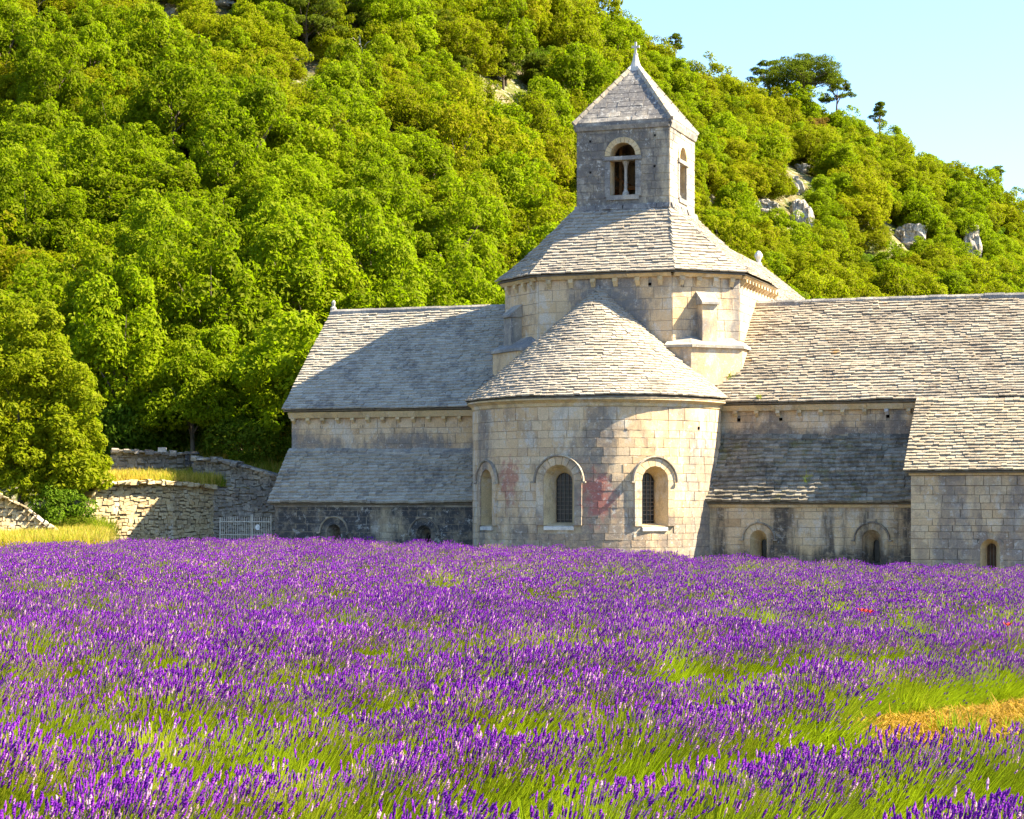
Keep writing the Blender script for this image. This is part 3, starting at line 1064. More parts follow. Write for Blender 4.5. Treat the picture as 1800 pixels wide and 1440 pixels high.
# ---- crossing drum
DC = (0.25, 3.5)
DR = [(-2.27, -.3), (2.75, -.3), (4.75, 1.5), (4.8, 6.5), (3.0, 8.2), (-2.5, 8.2), (-4.25, 6.5), (-4.2, 1.5)]
DW0, DW1 = 4.8, 10.3
drum_faces = []
for i in range(8):
    a, b = DR[i], DR[(i + 1) % 8]
    fr, L = flat_frame(a[0], a[1], b[0], b[1])
    ops = []
    if i == 0: ops = [hole(.3, 9.98, .045), hole(2.3, 10.0, .045), hole(4.2, 10.02, .045)]
    if i == 1: ops = [hole(.4, 9.95, .045), hole(2.4, 9.95, .045)]
    dw = wall_core(fr, 0, L, DW0, DW1, ops, 'drum_wall', M_MORTAR, church)
    for o_ in ops: hole_recess(fr, o_[0], (o_[3] + o_[4]) / 2, o_[1], dw)
    if i in (0, 1, 2, 7):
        ashlar(PC, dw, fr, 0, L, 6.0, DW1, M_DRUM, [(o_[0], o_[1] + .01, o_[2], o_[3], o_[4]) for o_ in ops], ch=(.3, .42), bl=(.45, .95), wvis=7.0 if i else 7.6)
        nc = {0: 6, 1: 4, 2: 12, 7: 4}[i]
        for k in range(nc):
            corbel(fr, L * (k + .5) / nc if i != 2 else .25 + k * .46, DW1 - .02, h=.3 if i != 2 else .24, wd=.16 if i != 2 else .13, out=.16 if i != 2 else .24)
    cornice_strip(a, b, DW1 - .02, DW1 + .1, 0.24, mat=M_TRIM)
    drum_faces.append((fr, L))

BC = (0.32, 3.5)      # belfry centre
BH = 1.78             # belfry half width
BW0, BW1 = 12.62, 16.0
TOPQ = [(BC[0] - BH - .03, BC[1] - BH - .03), (BC[0] + BH + .03, BC[1] - BH - .03), (BC[0] + BH + .03, BC[1] + BH + .03), (BC[0] - BH - .03, BC[1] + BH + .03)]
WTOP = 12.95


def off(p, k):
    d = np.array(p) - np.array(DC)
    return np.array(DC) + d * (1 + k / np.linalg.norm(d))


DE = [off(p, .33) for p in DR]
DEW = DW1 + .10
Tm = [TOPQ[0], TOPQ[1], TOPQ[1], TOPQ[2], TOPQ[2], TOPQ[3], TOPQ[3], TOPQ[0]]
for i in range(8):
    a, b = DE[i], DE[(i + 1) % 8]
    # top edge: wide faces run along a belfry side, chamfers close to a corner
    ta, tb = np.array(Tm[i]), np.array(Tm[(i + 1) % 8])
    if i % 2 == 1: tb = ta + (tb - ta) * 0.02
    P0, P1, P2, P3 = (*a, DEW), (*b, DEW), (*tb, WTOP), (*ta, WTOP)
    mb = MB()
    mb.poly([(p[0], p[1], p[2] - (.22 if j_ > 1 else 0.0)) for j_, p in enumerate((P0, P1, P2, P3))])
    dr = mb.build('drum_roof', M_DECK, church)
    if i in (0, 1, 2, 7):
        P0, P1, P2, P3 = (np.array(p, float) for p in (P0, P1, P2, P3))
        ee = P1 - P0
        Ls = float(np.linalg.norm(np.cross(unit(ee), P3 - P0)))

        def pos(f, t, P0=P0, P1=P1, P2=P2, P3=P3, Ls=Ls):
            k = t / Ls
            q = (P0 + (P3 - P0) * k) * (1 - f) + (P1 + (P2 - P1) * k) * f
            return q + np.array([0, 0, -0.12 * math.sin(math.pi * min(1, max(0, k))) + .05])
        roof_tiles(PC, dr, pos, lambda t, P0=P0, P1=P1, P2=P2, P3=P3, Ls=Ls: float(np.linalg.norm((P1 + (P2 - P1) * t / Ls) - (P0 + (P3 - P0) * t / Ls))),
                   0.0, Ls - .06, M_TILEP, e=0.16, wmin=.18, wmax=.38)

# buttresses on the chamfered faces with their stone bases
def buttress(face, s, w0, w1, wd, dp, base):
    fr, L = drum_faces[face]
    p = lambda x, w, d: fr(x, w)[0] + fr(x, w)[3] * d
    m = MB()
    a, b = s - wd / 2, s + wd / 2
    m.hexa([p(a, w0, -.1), p(b, w0, -.1), p(b, w0, dp), p(a, w0, dp), p(a, w1, -.1), p(b, w1, -.1), p(b, w1, dp), p(a, w1, dp)])
    bt = m.build('buttress', M_DRUM if face == 1 else M_TRIMG, church)
    m = MB()
    a2, b2 = a - .06, b + .06
    m.hexa([p(a2, w1 + .003, 0), p(b2, w1 + .003, 0), p(b2, w1 + .003, dp + .1), p(a2, w1 + .003, dp + .1),
            p(a2, w1 + .5, 0), p(b2, w1 + .5, 0), p(b2, w1 + .08, dp + .1), p(a2, w1 + .08, dp + .1)])
    m.build('buttress_cap', M_TRIMG, bt)
    return bt


buttress(1, 1.28, 7.7, 9.28, 0.58, 0.42, None)
buttress(7, 1.05, 7.7, 9.05, 0.6, 0.45, None)
# squinch blocks that fill the corners under the chamfered faces
for (pts, w0, w1, wpk) in (([(2.5, -.52), (3.5, -.52), (5.0, .95), (5.0, 2.4)], 6.4, 7.72, 8.15),
                           ([(-4.5, 2.4), (-4.5, .95), (-3.0, -.48), (-2.1, -.48)], 6.4, 7.75, 8.3)):
    ctr = np.mean(np.array(pts), axis=0)
    m = MB()
    m.hexa([(*q, w0) for q in pts] + [(*q, w1) for q in pts])
    sq = m.build('squinch_block', M_DRUM, church)
    m = MB()
    ins = [(2.6, .0), (3.3, .1), (4.5, 1.3), (4.6, 2.4)] if pts[0][0] > 0 else [(-4.0, 2.4), (-3.95, 1.35), (-2.7, .05), (-2.2, .0)]
    P_ = [tuple(np.array(q) + unit(np.append(np.array(q) - np.array(DC), 0))[:2] * .1) for q in pts]
    for i in range(3):
        m.poly([(*P_[i], w1 + .003), (*P_[i + 1], w1 + .003), (*P_[i + 1], w1 + .1), (*P_[i], w1 + .1)])
        m.poly([(*P_[i], w1 + .1), (*P_[i + 1], w1 + .1), (*ins[i + 1], wpk), (*ins[i], wpk)])
    m.poly([(*q, w1 + .003) for q in P_][::-1])
    m.build('weathering_slab', M_TRIMG, sq)

# ---- nave behind the drum: its right roof slope and far gable finial show past the drum
nr = sloped_roof('nave_roof', (5.6, 7.2, 9.15), (5.6, 22, 9.15), (0.8, 22, 13.1), (0.8, 7.2, 13.1), M_TILEP, e=0.2)
mb = MB()
mb.poly([(0.8, 22, 13.1), (0.8, 7.2, 13.1), (-4.0, 7.2, 9.15), (-4.0, 22, 9.15)])
mb.poly([(5.0, 21.8, 0), (-4.5, 21.8, 0), (-4.5, 21.8, 9.0), (.8, 21.8, 13.0), (5.0, 21.8, 9.0)])
mb.poly([(5.0, 21.8, 0), (5.0, 7.2, 0), (5.0, 7.2, 9.0), (5.0, 21.8, 9.0)])
mb.poly([(-4.5, 21.8, 0), (-4.5, 7.2, 0), (-4.5, 7.2, 9.0), (-4.5, 21.8, 9.0)])
mb.build('nave_wall', M_UPPER, church)
mb = MB()
mb.lathe([(.16, 0), (.16, .2), (.09, .25), (.12, .38), (.19, .5), (.19, .6), (.08, .75), (0, .78)], (.85, 21.6, 12.95), 8)
mb.build('gable_finial', M_PALE, church)

# ---- belfry
BOP = (BH, 0.485, 15.0, 13.55, 15.0 + .485)
corners = [(BC[0] - BH, BC[1] - BH), (BC[0] + BH, BC[1] - BH), (BC[0] + BH, BC[1] + BH), (BC[0] - BH, BC[1] + BH)]
for i in range(4):
    a, b = corners[i], corners[(i + 1) % 4]
    fr, L = flat_frame(*a, *b)
    op = [BOP] if i in (0, 1) else []
    hs = [hole(.52, 15.6, .04), hole(3.0, 15.68, .04)] if i in (0, 1) else []
    hs2 = [hole(.53, 14.45, .04), hole(2.99, 14.55, .04)] if i in (0, 1) else []
    bw = wall_core(fr, 0, L, BW0, BW1, op, 'belfry_wall', M_BELF, church)
    for hq in hs + hs2:
        # holes: near-black blocks, the shade of a socket put into their colour
        o, X, Y, N_ = fr(hq[0], hq[2] - hq[1])
        m = MB(); k = hq[1]
        m.hexa([o + X * sx * k + Y * sy * k + N_ * d for d in (-.02, .006) for (sx, sy) in ((-1, -1), (1, -1), (1, 1), (-1, 1))])
        m.build('putlog_hole', M_DARK, bw)
    if i in (0, 1):
        ashlar(PC, bw, fr, 0, L, BW0, BW1 - .01, M_BELF, [(BOP[0], .68, BOP[2], BOP[3] - .02, BOP[2] + .66)] + [(h_[0], h_[1] + .01, h_[2], h_[3], h_[4]) for h_ in hs + hs2],
               ch=(.26, .34), bl=(.4, .8), proud=(.01, .022), wvis=12.9)
        # inner skin and reveal
        m = MB()
        o, X, Y, N_ = fr(BOP[0], 0)
        out = arch_outline(.485, 15.0, 13.55)
        for k in range(len(out) - 1):
            (x0, z0), (x1, z1) = out[k], out[k + 1]
            m.poly([o + X * x0 + Y * z0, o + X * x1 + Y * z1, o + X * x1 + Y * z1 - N_ * .55, o + X * x0 + Y * z0 - N_ * .55])
        m.poly([o + X * -.485 + Y * 13.55, o + X * .485 + Y * 13.55, o + X * .485 + Y * 13.55 - N_ * .55, o + X * -.485 + Y * 13.55 - N_ * .55])
        bo = m.build('belfry_opening', M_TRIM, church)
        nv = 11
        for k in range(nv):
            t0 = math.pi * k / nv + .01; t1 = math.pi * (k + 1) / nv - .01
            c = [(r * math.cos(tt), 15.0 + r * math.sin(tt)) for r, tt in ((.487, t0), (.69, t0), (.69, t1), (.487, t1))]
            m = MB()
            m.hexa([o + X * x + Y * z - N_ * .1 for x, z in c] + [o + X * x + Y * z + N_ * (.045 + random.uniform(0, .006)) for x, z in c])
            m.build('voussoir', M_TRIM, bo)
        m = MB()     # lintel stones that carry the lunette
        m.hexa([o + X * sx * .72 + Y * z + N_ * d for z in (14.84, 14.98) for (sx, d) in ((-1, -.3), (1, -.3), (1, .09), (-1, .09))])
        m.build('lintel', M_TRIMG, bo)
        for sg in (-1, 1):
            z = 13.5
            while z < 14.8:
                hh = min(.34, 14.83 - z)
                xa, xb = sorted((sg * .487, sg * .69))
                m = MB()
                m.hexa([o + X * x + Y * zz + N_ * d for zz in (z + .005, z + hh - .005) for (x, d) in ((xa, -.12), (xb, -.12), (xb, .04), (xa, .04))])
                m.build('jamb_stone', M_TRIMG, bo)
                z += hh
        m = MB()
        cpt = o + X * 0.06 + N_ * -.18
        m.lathe([(.13, 13.55), (.13, 13.66), (.085, 13.72), (.065, 13.78), (.058, 14.1), (.055, 14.55), (.075, 14.58), (.06, 14.6), (.085, 14.68), (.13, 14.78), (.13, 14.839)], (cpt[0], cpt[1], 0), 10)
        m.build('column', M_TRIMG, bo)
        m = MB()
        m.hexa([o + X * sx * .62 + Y * z + N_ * d for z in (13.38, 13.55) for (sx, d) in ((-1, -.4), (1, -.4), (1, .07), (-1, .07))])
        m.build('sill', M_TRIMG, bo)
    # skirt of mossy stone where the belfry meets the drum roof
    if i in (0, 1):
        ashlar(PC, bw, (lambda fr: (lambda s, w: (fr(s, w)[0] + fr(s, w)[3] * (.16 - .3 * (w - 12.85)), fr(s, w)[1], unit(fr(s, w)[2] - fr(s, w)[3] * .3), unit(fr(s, w)[3] + fr(s, w)[2] * .3))))(fr),
               -.05, L + .05, 12.85, 13.2, M_BELFR, ch=(.1, .14), bl=(.16, .4), proud=(.02, .07), kind='rubble', name='skirt_stone')
    cornice_strip((a[0] - .02, a[1]), b, BW1 - .02, BW1 + .14, .13, mat=M_TRIMG)
m = MB(); m.box((corners[0][0] + .05, corners[0][1] + .55, 12.9), (corners[2][0] - .55, corners[2][1] - .05, 12.95)); m.build('belfry_floor', M_WOOD, church)
for (p0, p1) in (((BC[0] - 1.2, 3.0, 14.0), (BC[0] + 1.2, 3.0, 14.0)), ((BC[0] - 1.2, 4.0, 14.0), (BC[0] + 1.2, 4.0, 14.0)), ((BC[0] - .5, 2.4, 14.3), (BC[0] - .5, 4.6, 14.3)),
                 ((BC[0] + .45, 2.4, 14.3), (BC[0] + .45, 4.6, 14.3)), ((BC[0] + .42, 2.9, 12.95), (BC[0] + .42, 2.9, 15.6)), ((BC[0] - .45, 2.9, 12.95), (BC[0] - .45, 2.9, 15.6)), ((BC[0] - 1.0, 2.8, 13.3), (BC[0] + 1.0, 2.85, 13.8))):
    m = MB(); m.tube([p0, p1], [.075, .075], 4); m.build('bell_frame_beam', M_WOOD, church)
m = MB(); m.lathe([(.38, 0), (.36, .06), (.28, .2), (.22, .45), (.17, .58), (.05, .63), (0, .64)], (BC[0] - .05, 3.5, 13.5), 16); m.build('bell', M_BRONZE, church)
# pyramid roof
RB, RW0, RW1 = BH + .10, BW1 + .14, 18.72
rb = [(BC[0] - RB, BC[1] - RB), (BC[0] + RB, BC[1] - RB), (BC[0] + RB, BC[1] + RB), (BC[0] - RB, BC[1] + RB)]
apex = np.array([BC[0] - .03, BC[1], RW1])
m = MB()
for i in range(4):
    a, b = rb[i], rb[(i + 1) % 4]
    m.poly([(*a, RW0 + .12), (*b, RW0 + .12), apex])
    m.poly([(*a, RW0), (*b, RW0), (*b, RW0 + .12), (*a, RW0 + .12)])
m.poly([(*q, RW0) for q in rb][::-1])
br = m.build('belfry_roof', M_BELFR, church)
for i in (0, 1):
    a, b = np.array((*rb[i], RW0 + .12)), np.array((*rb[(i + 1) % 4], RW0 + .12))
    mid = (a + b) / 2
    up = unit(apex - mid); d = unit(b - a); n = np.cross(d, up)
    Ls = np.linalg.norm(apex - mid); half = np.linalg.norm(b - a) / 2
    ashlar(PC, br, lambda s, w: (mid + d * s + up * w, d, up, n), -half, half, 0.0, Ls - .3, M_BELFR if i == 0 else M_TILEP, ch=(.2, .3), bl=(.3, .7), proud=(.012, .03),
           clip=lambda w: (-half * (1 - (w + .1) / Ls) + .05, half * (1 - (w + .1) / Ls) - .05), name='roof_stone', wvis=-1)
for i in range(4):
    a = np.array((*rb[i], RW0 + .1))
    d = apex - a
    n = 9
    outd = unit(np.array([rb[i][0] - BC[0], rb[i][1] - BC[1], 0]))
    sd_ = unit(np.cross(d, outd)); upn = np.cross(sd_, unit(d)) * -1
    if upn[2] < 0: upn = -upn
    for k in range(n):
        p0 = a + d * (k / n + .004); p1 = a + d * ((k + 1) / n - .004)
        wd = .095
        m = MB()
        m.hexa([p0 - sd_ * wd - upn * .06, p0 + sd_ * wd - upn * .06, p1 + sd_ * wd - upn * .06, p1 - sd_ * wd - upn * .06,
                p0 - sd_ * wd * .5 + upn * .1, p0 + sd_ * wd * .5 + upn * .1, p1 + sd_ * wd * .5 + upn * .09, p1 - sd_ * wd * .5 + upn * .09])
        m.build('hip_stone', M_PALE if k > 7 else M_HIP, br)
m = MB()
m.lathe([(.3, -.42), (.22, -.12), (.14, .1), (.095, .28), (.08, .36), (.0, .38)], apex, 10)
m.build('pinnacle', M_PALE, br)
m = MB()
c0 = apex + np.array([0, 0, .40])
m.box(c0 + (-.036, -.036, 0), c0 + (.036, .036, .44))
m.box(c0 + (-.15, -.034, .22), c0 + (-.036, .034, .295))
m.box(c0 + (.036, -.034, .22), c0 + (.15, .034, .295))
m.box(c0 + (-.075, -.06, -.05), c0 + (.075, .06, .0))
m.build('cross', M_PALE, church)

# ---- the wing at the right
fr_w, _ = flat_frame(0, -2.85, 1, -2.85)
WW = [(14.15, 0.72, -0.1, 0.17)]
ww = wall_core(fr_w, 11.58, UR, -0.6, 3.2, [(14.15, .32, .72, -.1, 1.04)], 'front_wall', M_MORTAR, wing)
ashlar(PW, ww, fr_w, 11.58, UR, -0.4, 3.12, M_WING, [(14.15, .42, .72, -.2, 1.13)], wvis=0.1, ch=(.18, .36), bl=(.28, .75), proud=(.012, .04))
add_window(wing, fr_w, 14.15, .72, -.1, .32, .15, .38, M_TRIM, ring=0.14, sill=False, in_spring=.74, in_bottom=.0, pane=flat('window_board', (.10, .06, .035)), mat_ring=M_WING,
           bars=[('v', -.05), ('v', .06)])
fr_ws, Lw = flat_frame(11.58, -1.3, 11.58, -2.85)
mb = MB()
mb.poly([(11.58, -0.1, -.5), (11.58, -2.85, -.5), (11.58, -2.85, 3.15), (11.58, -.1, 5.6)])
ws_ = mb.build('side_wall', M_WING, wing)
cornice_strip((11.52, -2.85), (UR, -2.85), 3.12, 3.24, .17, mat=M_TRIM, parent=wing)
wr = sloped_roof('wing_roof', (11.4, -3.08, 3.24), (UR, -3.08, 3.24), (UR, -.42, 5.66), (11.42, -.42, 5.66), M_TILEL, P=PW, parent=wing, e=0.15)
mb = MB()
mb.box((11.42, -.5, 5.62), (UR, -.36, 5.70))
mb.build('flashing_strip', M_TRIMG, wing)

PC.emit(300, {'tile': 'roof_tiles', 'stone': 'stonework', 'skirt_stone': 'stonework', 'roof_stone': 'stonework'})
PW.emit(300, {'tile': 'roof_tiles', 'stone': 'stonework'})
# ==== PART2

# ================================================================== WALLS, GATE on the left
M_RUB = stone_mat('rubble_stone', (0.46, 0.33, 0.16), (0.56, 0.44, 0.25), dark=0.62, dcol=(0.16, 0.13, 0.10), amt=0.6, speck=0.35, streak=1.0, seed=51.0, tint=0.8)
M_RUBD = stone_mat('rubble_stone_grey', (0.34, 0.29, 0.22), (0.44, 0.38, 0.29), dark=0.50, dcol=(0.12, 0.11, 0.10), amt=0.7, speck=0.35, streak=1.0, seed=55.0, tint=0.8)
M_RUBM = flat('rubble_joint', (0.16, 0.125, 0.08))


def w_frame(A, B):
    """wall frame in world space between ground points A and B (x, y); outward towards the camera"""
    d = unit((B[0] - A[0], B[1] - A[1], 0))
    n = np.array([d[1], -d[0], 0.0])
    o = np.array([A[0], A[1], 0.0]); up = np.array([0, 0, 1.0])
    return (lambda s, w: (o + d * s + up * w, d, up, n)), math.hypot(B[0] - A[0], B[1] - A[1])


def rubble_wall(name, label, A, B, base, top, mat, thick=0.6, n_ind=300, hs=(0.08, 0.18), ls=(0.10, 0.32), cap=True, group=None, y0=None):
    """top(s), base(s): heights along the wall. Every course is laid stone by stone"""
    fr, L = w_frame(A, B)
    root = empty(name, (0, 0, 0))
    tag(root, label, 'wall', group)
    N = max(4, int(L / .4))
    mb = MB()
    for i in range(N):
        s0, s1 = L * i / N, L * (i + 1) / N
        p = lambda s, w, d: fr(s, w)[0] + fr(s, w)[3] * d
        b0, b1, t0, t1 = base(s0), base(s1), top(s0) - .06, top(s1) - .06
        mb.hexa([p(s0, b0, 0), p(s1, b1, 0), p(s1, b1, -thick), p(s0, b0, -thick), p(s0, t0, 0), p(s1, t1, 0), p(s1, t1, -thick), p(s0, t0, -thick)])
    mb.build('wall_core', M_RUBM, root)
    P = Pieces()
    wmin = min(base(L * i / 20) for i in range(21)); wmax = max(top(L * i / 20) for i in range(21))
    w = wmin
    while w < wmax:
        h0 = random.uniform(*hs)
        s = random.uniform(-.1, 0)
        while s < L:
            l = random.uniform(*ls)
            if s + l > L: l = L - s + .03
            sm = min(L, max(0, s + l / 2))
            h = h0 * random.uniform(.7, 1.45)
            wj = w + random.uniform(-.035, .035) + (float(vnoise(s * .8, w * 2, 3)) - .5) * .12
            if base(sm) - .1 < wj and wj + h * .6 < top(sm) and l > .06:
                p, x, y, n = fr(s + l / 2, wj + h / 2)
                a = random.uniform(-.2, .2)
                x2 = x * math.cos(a) + y * math.sin(a); y2 = np.cross(n, x2)
                xx, yy = proj(p)
                d = np.linalg.norm(p - np.array([0, 0, CAM_Z]))
                P.items.append((root, 'rubble', random.randrange(8), p, x2 * (l - .015), y2 * (h - .012), n * random.uniform(.03, .1), mat, 'stone',
                                l * h * (F / d) ** 2 if -5 < xx < 1805 else 0))
            s += l
        w += h0
    if cap:
        s = 0
        while s < L:
            l = min(random.uniform(.14, .36), L - s + .02)
            sm = min(L, s + l / 2)
            p, x, y, n = fr(s + l / 2, top(sm) - .02)
            sl = (top(min(L, sm + .2)) - top(max(0, sm - .2))) / .4
            x2 = unit(x + y * sl); y2 = np.cross(n, x2)
            P.items.append((root, 'rubble', random.randrange(8), p + n * .0, x2 * (l - .01), n * -1.0 * 0 + n * random.uniform(-1.3, -1.0) * thick, y2 * random.uniform(.03, .12), mat, 'coping_stone', 1.0))
            s += l
    P.emit(n_ind, {'stone': 'stonework', 'coping_stone': 'copings'})
    return root


def prof(pts):
    xs_ = [p[0] for p in pts]; zs_ = [p[1] for p in pts]
    return lambda s: float(np.interp(s, xs_, zs_))


def xz(x, y, Y):
    p = px(x, y, Y)
    return p[0], p[2]


# B: the sunlit retaining wall
A_, B_ = (px(146, 0, 80.0)[0], 80.0), (px(374, 0, 83.2)[0], 83.2)
LB = math.hypot(B_[0] - A_[0], B_[1] - A_[1])
rubble_wall('retaining_wall', 'sunlit dry stone retaining wall between the big bushy tree and the iron gate', A_, B_, lambda s: 0.1,
            prof([(0, 1.8), (.25, 2.55), (.55, 2.98), (2.5, 3.06), (4.2, 2.98), (LB, 2.86)]), M_RUB, thick=.7)
# D: lower wall behind the gate and the dry-stone wall on top of it
A2, B2 = (px(372, 0, 83.25)[0], 83.25), (px(505, 0, 82.2)[0], 82.2)
LD = math.hypot(B2[0] - A2[0], B2[1] - A2[1])
rubble_wall('boundary_wall', 'shaded grey stone wall standing behind the iron gate', A2, B2, lambda s: 0.2, prof([(0, 2.90), (LD, 2.72)]), M_RUBD, hs=(.07, .14), ls=(.12, .4), thick=.5, cap=False)
A3, B3 = (px(342, 0, 84.2)[0], 84.2), (px(505, 0, 82.75)[0], 82.75)
L3 = math.hypot(B3[0] - A3[0], B3[1] - A3[1])
rubble_wall('terrace_wall', 'dark dry stone wall sloping down above the gate towards the abbey', A3, B3, lambda s: 2.55,
            prof([(0, 4.02), (1.2, 3.95), (2.6, 3.62), (L3, 3.2)]), M_RUBD, thick=.5)
# C: upper wall with a stained pillar
A4, B4 = (px(196, 0, 85.0)[0], 85.0), (px(330, 0, 85.6)[0], 85.6)
L4 = math.hypot(B4[0] - A4[0], B4[1] - A4[1])
rubble_wall('upper_wall', 'pale stone wall on the terrace above the retaining wall, with a white block on its top', A4, B4, lambda s: 2.7, prof([(0, 4.36), (L4, 4.22)]), M_RUBD, thick=.5, hs=(.09, .17))
pil = empty('stone_pillar', (0, 0, 0))
tag(pil, 'blackened square stone pillar ending the upper wall above the dry grass', 'pillar')
fr_p, Lp = w_frame((px(325, 0, 85.2)[0], 85.2), (px(346, 0, 85.25)[0], 85.25))
P = Pieces()
w = 2.6
while w < 4.1:
    hh = random.uniform(.22, .3)
    sp = random.uniform(.35, .65) * Lp
    for (a, b) in ((0, sp), (sp, Lp)):
        p, x, y, n = fr_p((a + b) / 2, w + hh / 2)
        P.items.append((pil, 'block', random.randrange(5), p - n * .15, x * (b - a - .01), y * (hh - .01), n * .2, M_CHAPL, 'stone', 1))
    w += hh
P.emit(300, {'stone': 'stonework'})
mb = MB(); c_ = fr_p(Lp / 2, 4.2)[0]; mb.hexa([c_ + np.array(q) for q in [(-.3, -.12, 0), (.3, -.12, 0), (.3, .45, 0), (-.3, .45, 0), (-.24, -.08, .1), (.24, -.08, .1), (.24, .4, .1), (-.24, .4, .1)]])
mb.build('pillar_cap', M_CHAPL, pil)
p_ = px(285, 790, 85.2)
mb = MB(); mb.hexa([p_ + np.array(q) for q in [(-.17, -.1, -.12), (.17, -.1, -.12), (.17, .2, -.12), (-.17, .2, -.12), (-.15, -.08, .07), (.16, -.09, .08), (.15, .18, .08), (-.16, .18, .07)]])
tag(mb.build('white_block', M_PALE), 'small white stone block lying on top of the upper wall', 'stone block')
# A: low wall at the left edge of the picture
A5, B5 = (-21.5, 74.2), (px(98, 0, 77.0)[0], 77.0)
L5 = math.hypot(B5[0] - A5[0], B5[1] - A5[1])
def ztA(s):
    k = s / L5
    X = A5[0] + (B5[0] - A5[0]) * k; Y = A5[1] + (B5[1] - A5[1]) * k
    x = 900 + F * X / Y
    y = float(np.interp(x, [-200, 0, 40, 98], [812, 872, 890, 936]))
    return CAM_Z + (885 - y) * Y / F
rubble_wall('low_wall', 'low sunlit stone wall sloping down beside yellow grass under the big bushy tree', A5, B5, lambda s: 0.1, ztA, M_RUB, thick=.6, hs=(.1, .19))

# terrace between walls B and C, ground behind
M_STRAWG = flat('terrace_soil', (0.36, 0.25, 0.09))
mb = MB()
for (a, b) in ((0, .5), (.5, 1)):
    pa = [np.array([A_[0] + (B_[0] - A_[0]) * k, A_[1] + (B_[1] - A_[1]) * k + .2, 2.86]) for k in (a, b)]
    pb = [np.array([-16.6 + (A3[0] + 16.6) * k + .3, 85.1 + .2 * k, 3.1]) for k in (a, b)]
    mb.poly([pa[0], pa[1], pb[1], pb[0]])
mb.poly([(B_[0], B_[1] + .2, 2.86), (B2[0], B2[1] + .3, 2.7), (B3[0], B3[1] + .2, 2.72), (A3[0] + .3, A3[1] + .2, 3.1)])
tag(mb.build('terrace', M_STRAWG), kind='structure')

# gate
gate = empty('iron_gate', (0, 0, 0))
tag(gate, 'pale painted iron bar gate with a round white disc between stone wall and abbey', 'gate')
GA, GB = px(386, 0, 80.6), px(477, 0, 79.2)
gd = (GB - GA)[:2]; gL = float(np.linalg.norm(gd)); gd = gd / gL


def gp(s, z): return (GA[0] + gd[0] * s, GA[1] + gd[1] * s, z)


gz0 = 0.75
for (a, b) in ((0.0, .62), (.63, 1.0)):
    s0, s1 = a * gL + .02, b * gL - .02
    for z in (1.0, 1.50):
        m = MB(); m.tube([gp(s0, z), gp(s1, z)], [.022, .022], 4); m.build('rail', M_GATE, gate)
    for s in (s0, s1):
        m = MB(); m.tube([gp(s, .4), gp(s, 1.66 if s in (s0,) and a == 0 else 1.78)], [.03, .03], 4); m.build('gate_post', M_GATE, gate)
    nb = int((s1 - s0) / .105)
    for k in range(1, nb):
        s = s0 + (s1 - s0) * k / nb
        m = MB(); m.tube([gp(s, .45), gp(s, 1.60 + .06 * math.sin(math.pi * k / nb)), gp(s, 1.66 + .06 * math.sin(math.pi * k / nb))], [.013, .013, .002], 4)
        m.build('bar', M_GATE, gate)
m = MB()
dc = np.array(gp(.74 * gL, 1.30)) + np.array([0, -.04, 0])
for d in (0, -.015):
    m.poly([dc + np.array([gd[0] * .11 * math.cos(a), gd[1] * .11 * math.cos(a) + d, .11 * math.sin(a)]) for a in np.linspace(0, 2 * math.pi, 19)[:-1]])
m.build('disc', M_WHITE, gate)

# ================================================================== VEGETATION
def leaf_mat(name, ca, cb, cc=None, sat=0.5, rough=0.55):
    """leaves: colour varies by tree (object) and by leaf; some light passes through"""
    t = NT(name)
    g = t.n('ShaderNodeNewGeometry'); o = t.n('ShaderNodeObjectInfo')
    col = t.mix(t.math('MULTIPLY', g.outputs['Random Per Island'], .8), ca, cb)
    if cc: col = t.mix(t.ramp(o.outputs['Random'], 0.45, 1.0, 0.0, 0.75), col, cc)
    v = t.n('ShaderNodeHueSaturation')
    t.put(v.inputs['Value'], t.math('ADD', t.math('MULTIPLY', t.math('FRACT', t.math('MULTIPLY', o.outputs['Random'], 9.7)), .55), .72))
    t.put(v.inputs['Color'], col)
    col = v.outputs[0]
    t.bsdf.inputs['Roughness'].default_value = rough
    t.bsdf.inputs['Specular IOR Level'].default_value = 0.04
    t.put(t.bsdf.inputs['Base Color'], col)
    tr = t.n('ShaderNodeBsdfTranslucent')
    t.put(tr.inputs['Color'], t.mix(0.55, col, (ca[0] * 2.2, cb[1] * 1.9, ca[2] * .6)))
    mx = t.n('ShaderNodeMixShader'); mx.inputs[0].default_value = sat
    t.t.links.new(t.bsdf.outputs[0], mx.inputs[1]); t.t.links.new(tr.outputs[0], mx.inputs[2])
    t.t.links.new(mx.outputs[0], t.out.inputs[0])
    return t.mat


M_OAK = leaf_mat('holm_oak_leaf', (0.135, 0.148, 0.003), (0.230, 0.220, 0.005), (0.205, 0.170, 0.004), .46)
M_DEC = leaf_mat('broad_leaf', (0.125, 0.168, 0.003), (0.205, 0.230, 0.005), (0.175, 0.195, 0.004), .48)
M_PINE = leaf_mat('pine_needle', (0.085, 0.110, 0.010), (0.135, 0.150, 0.014), (0.115, 0.125, 0.010), .42)
M_SHRUB = leaf_mat('shrub_leaf', (0.07, 0.125, 0.007), (0.13, 0.18, 0.012), (0.14, 0.145, 0.010), .4)
M_RUST = leaf_mat('rusty_leaf', (0.15, 0.09, 0.02), (0.22, 0.13, 0.03), None, .3)
M_YEL = leaf_mat('sunlit_leaf', (0.125, 0.155, 0.004), (0.205, 0.205, 0.006), None, .46)
M_BARK = flat('bark', (0.13, 0.10, 0.07), 0.95)
M_DEAD = flat('dead_wood', (0.46, 0.42, 0.36), 0.9)


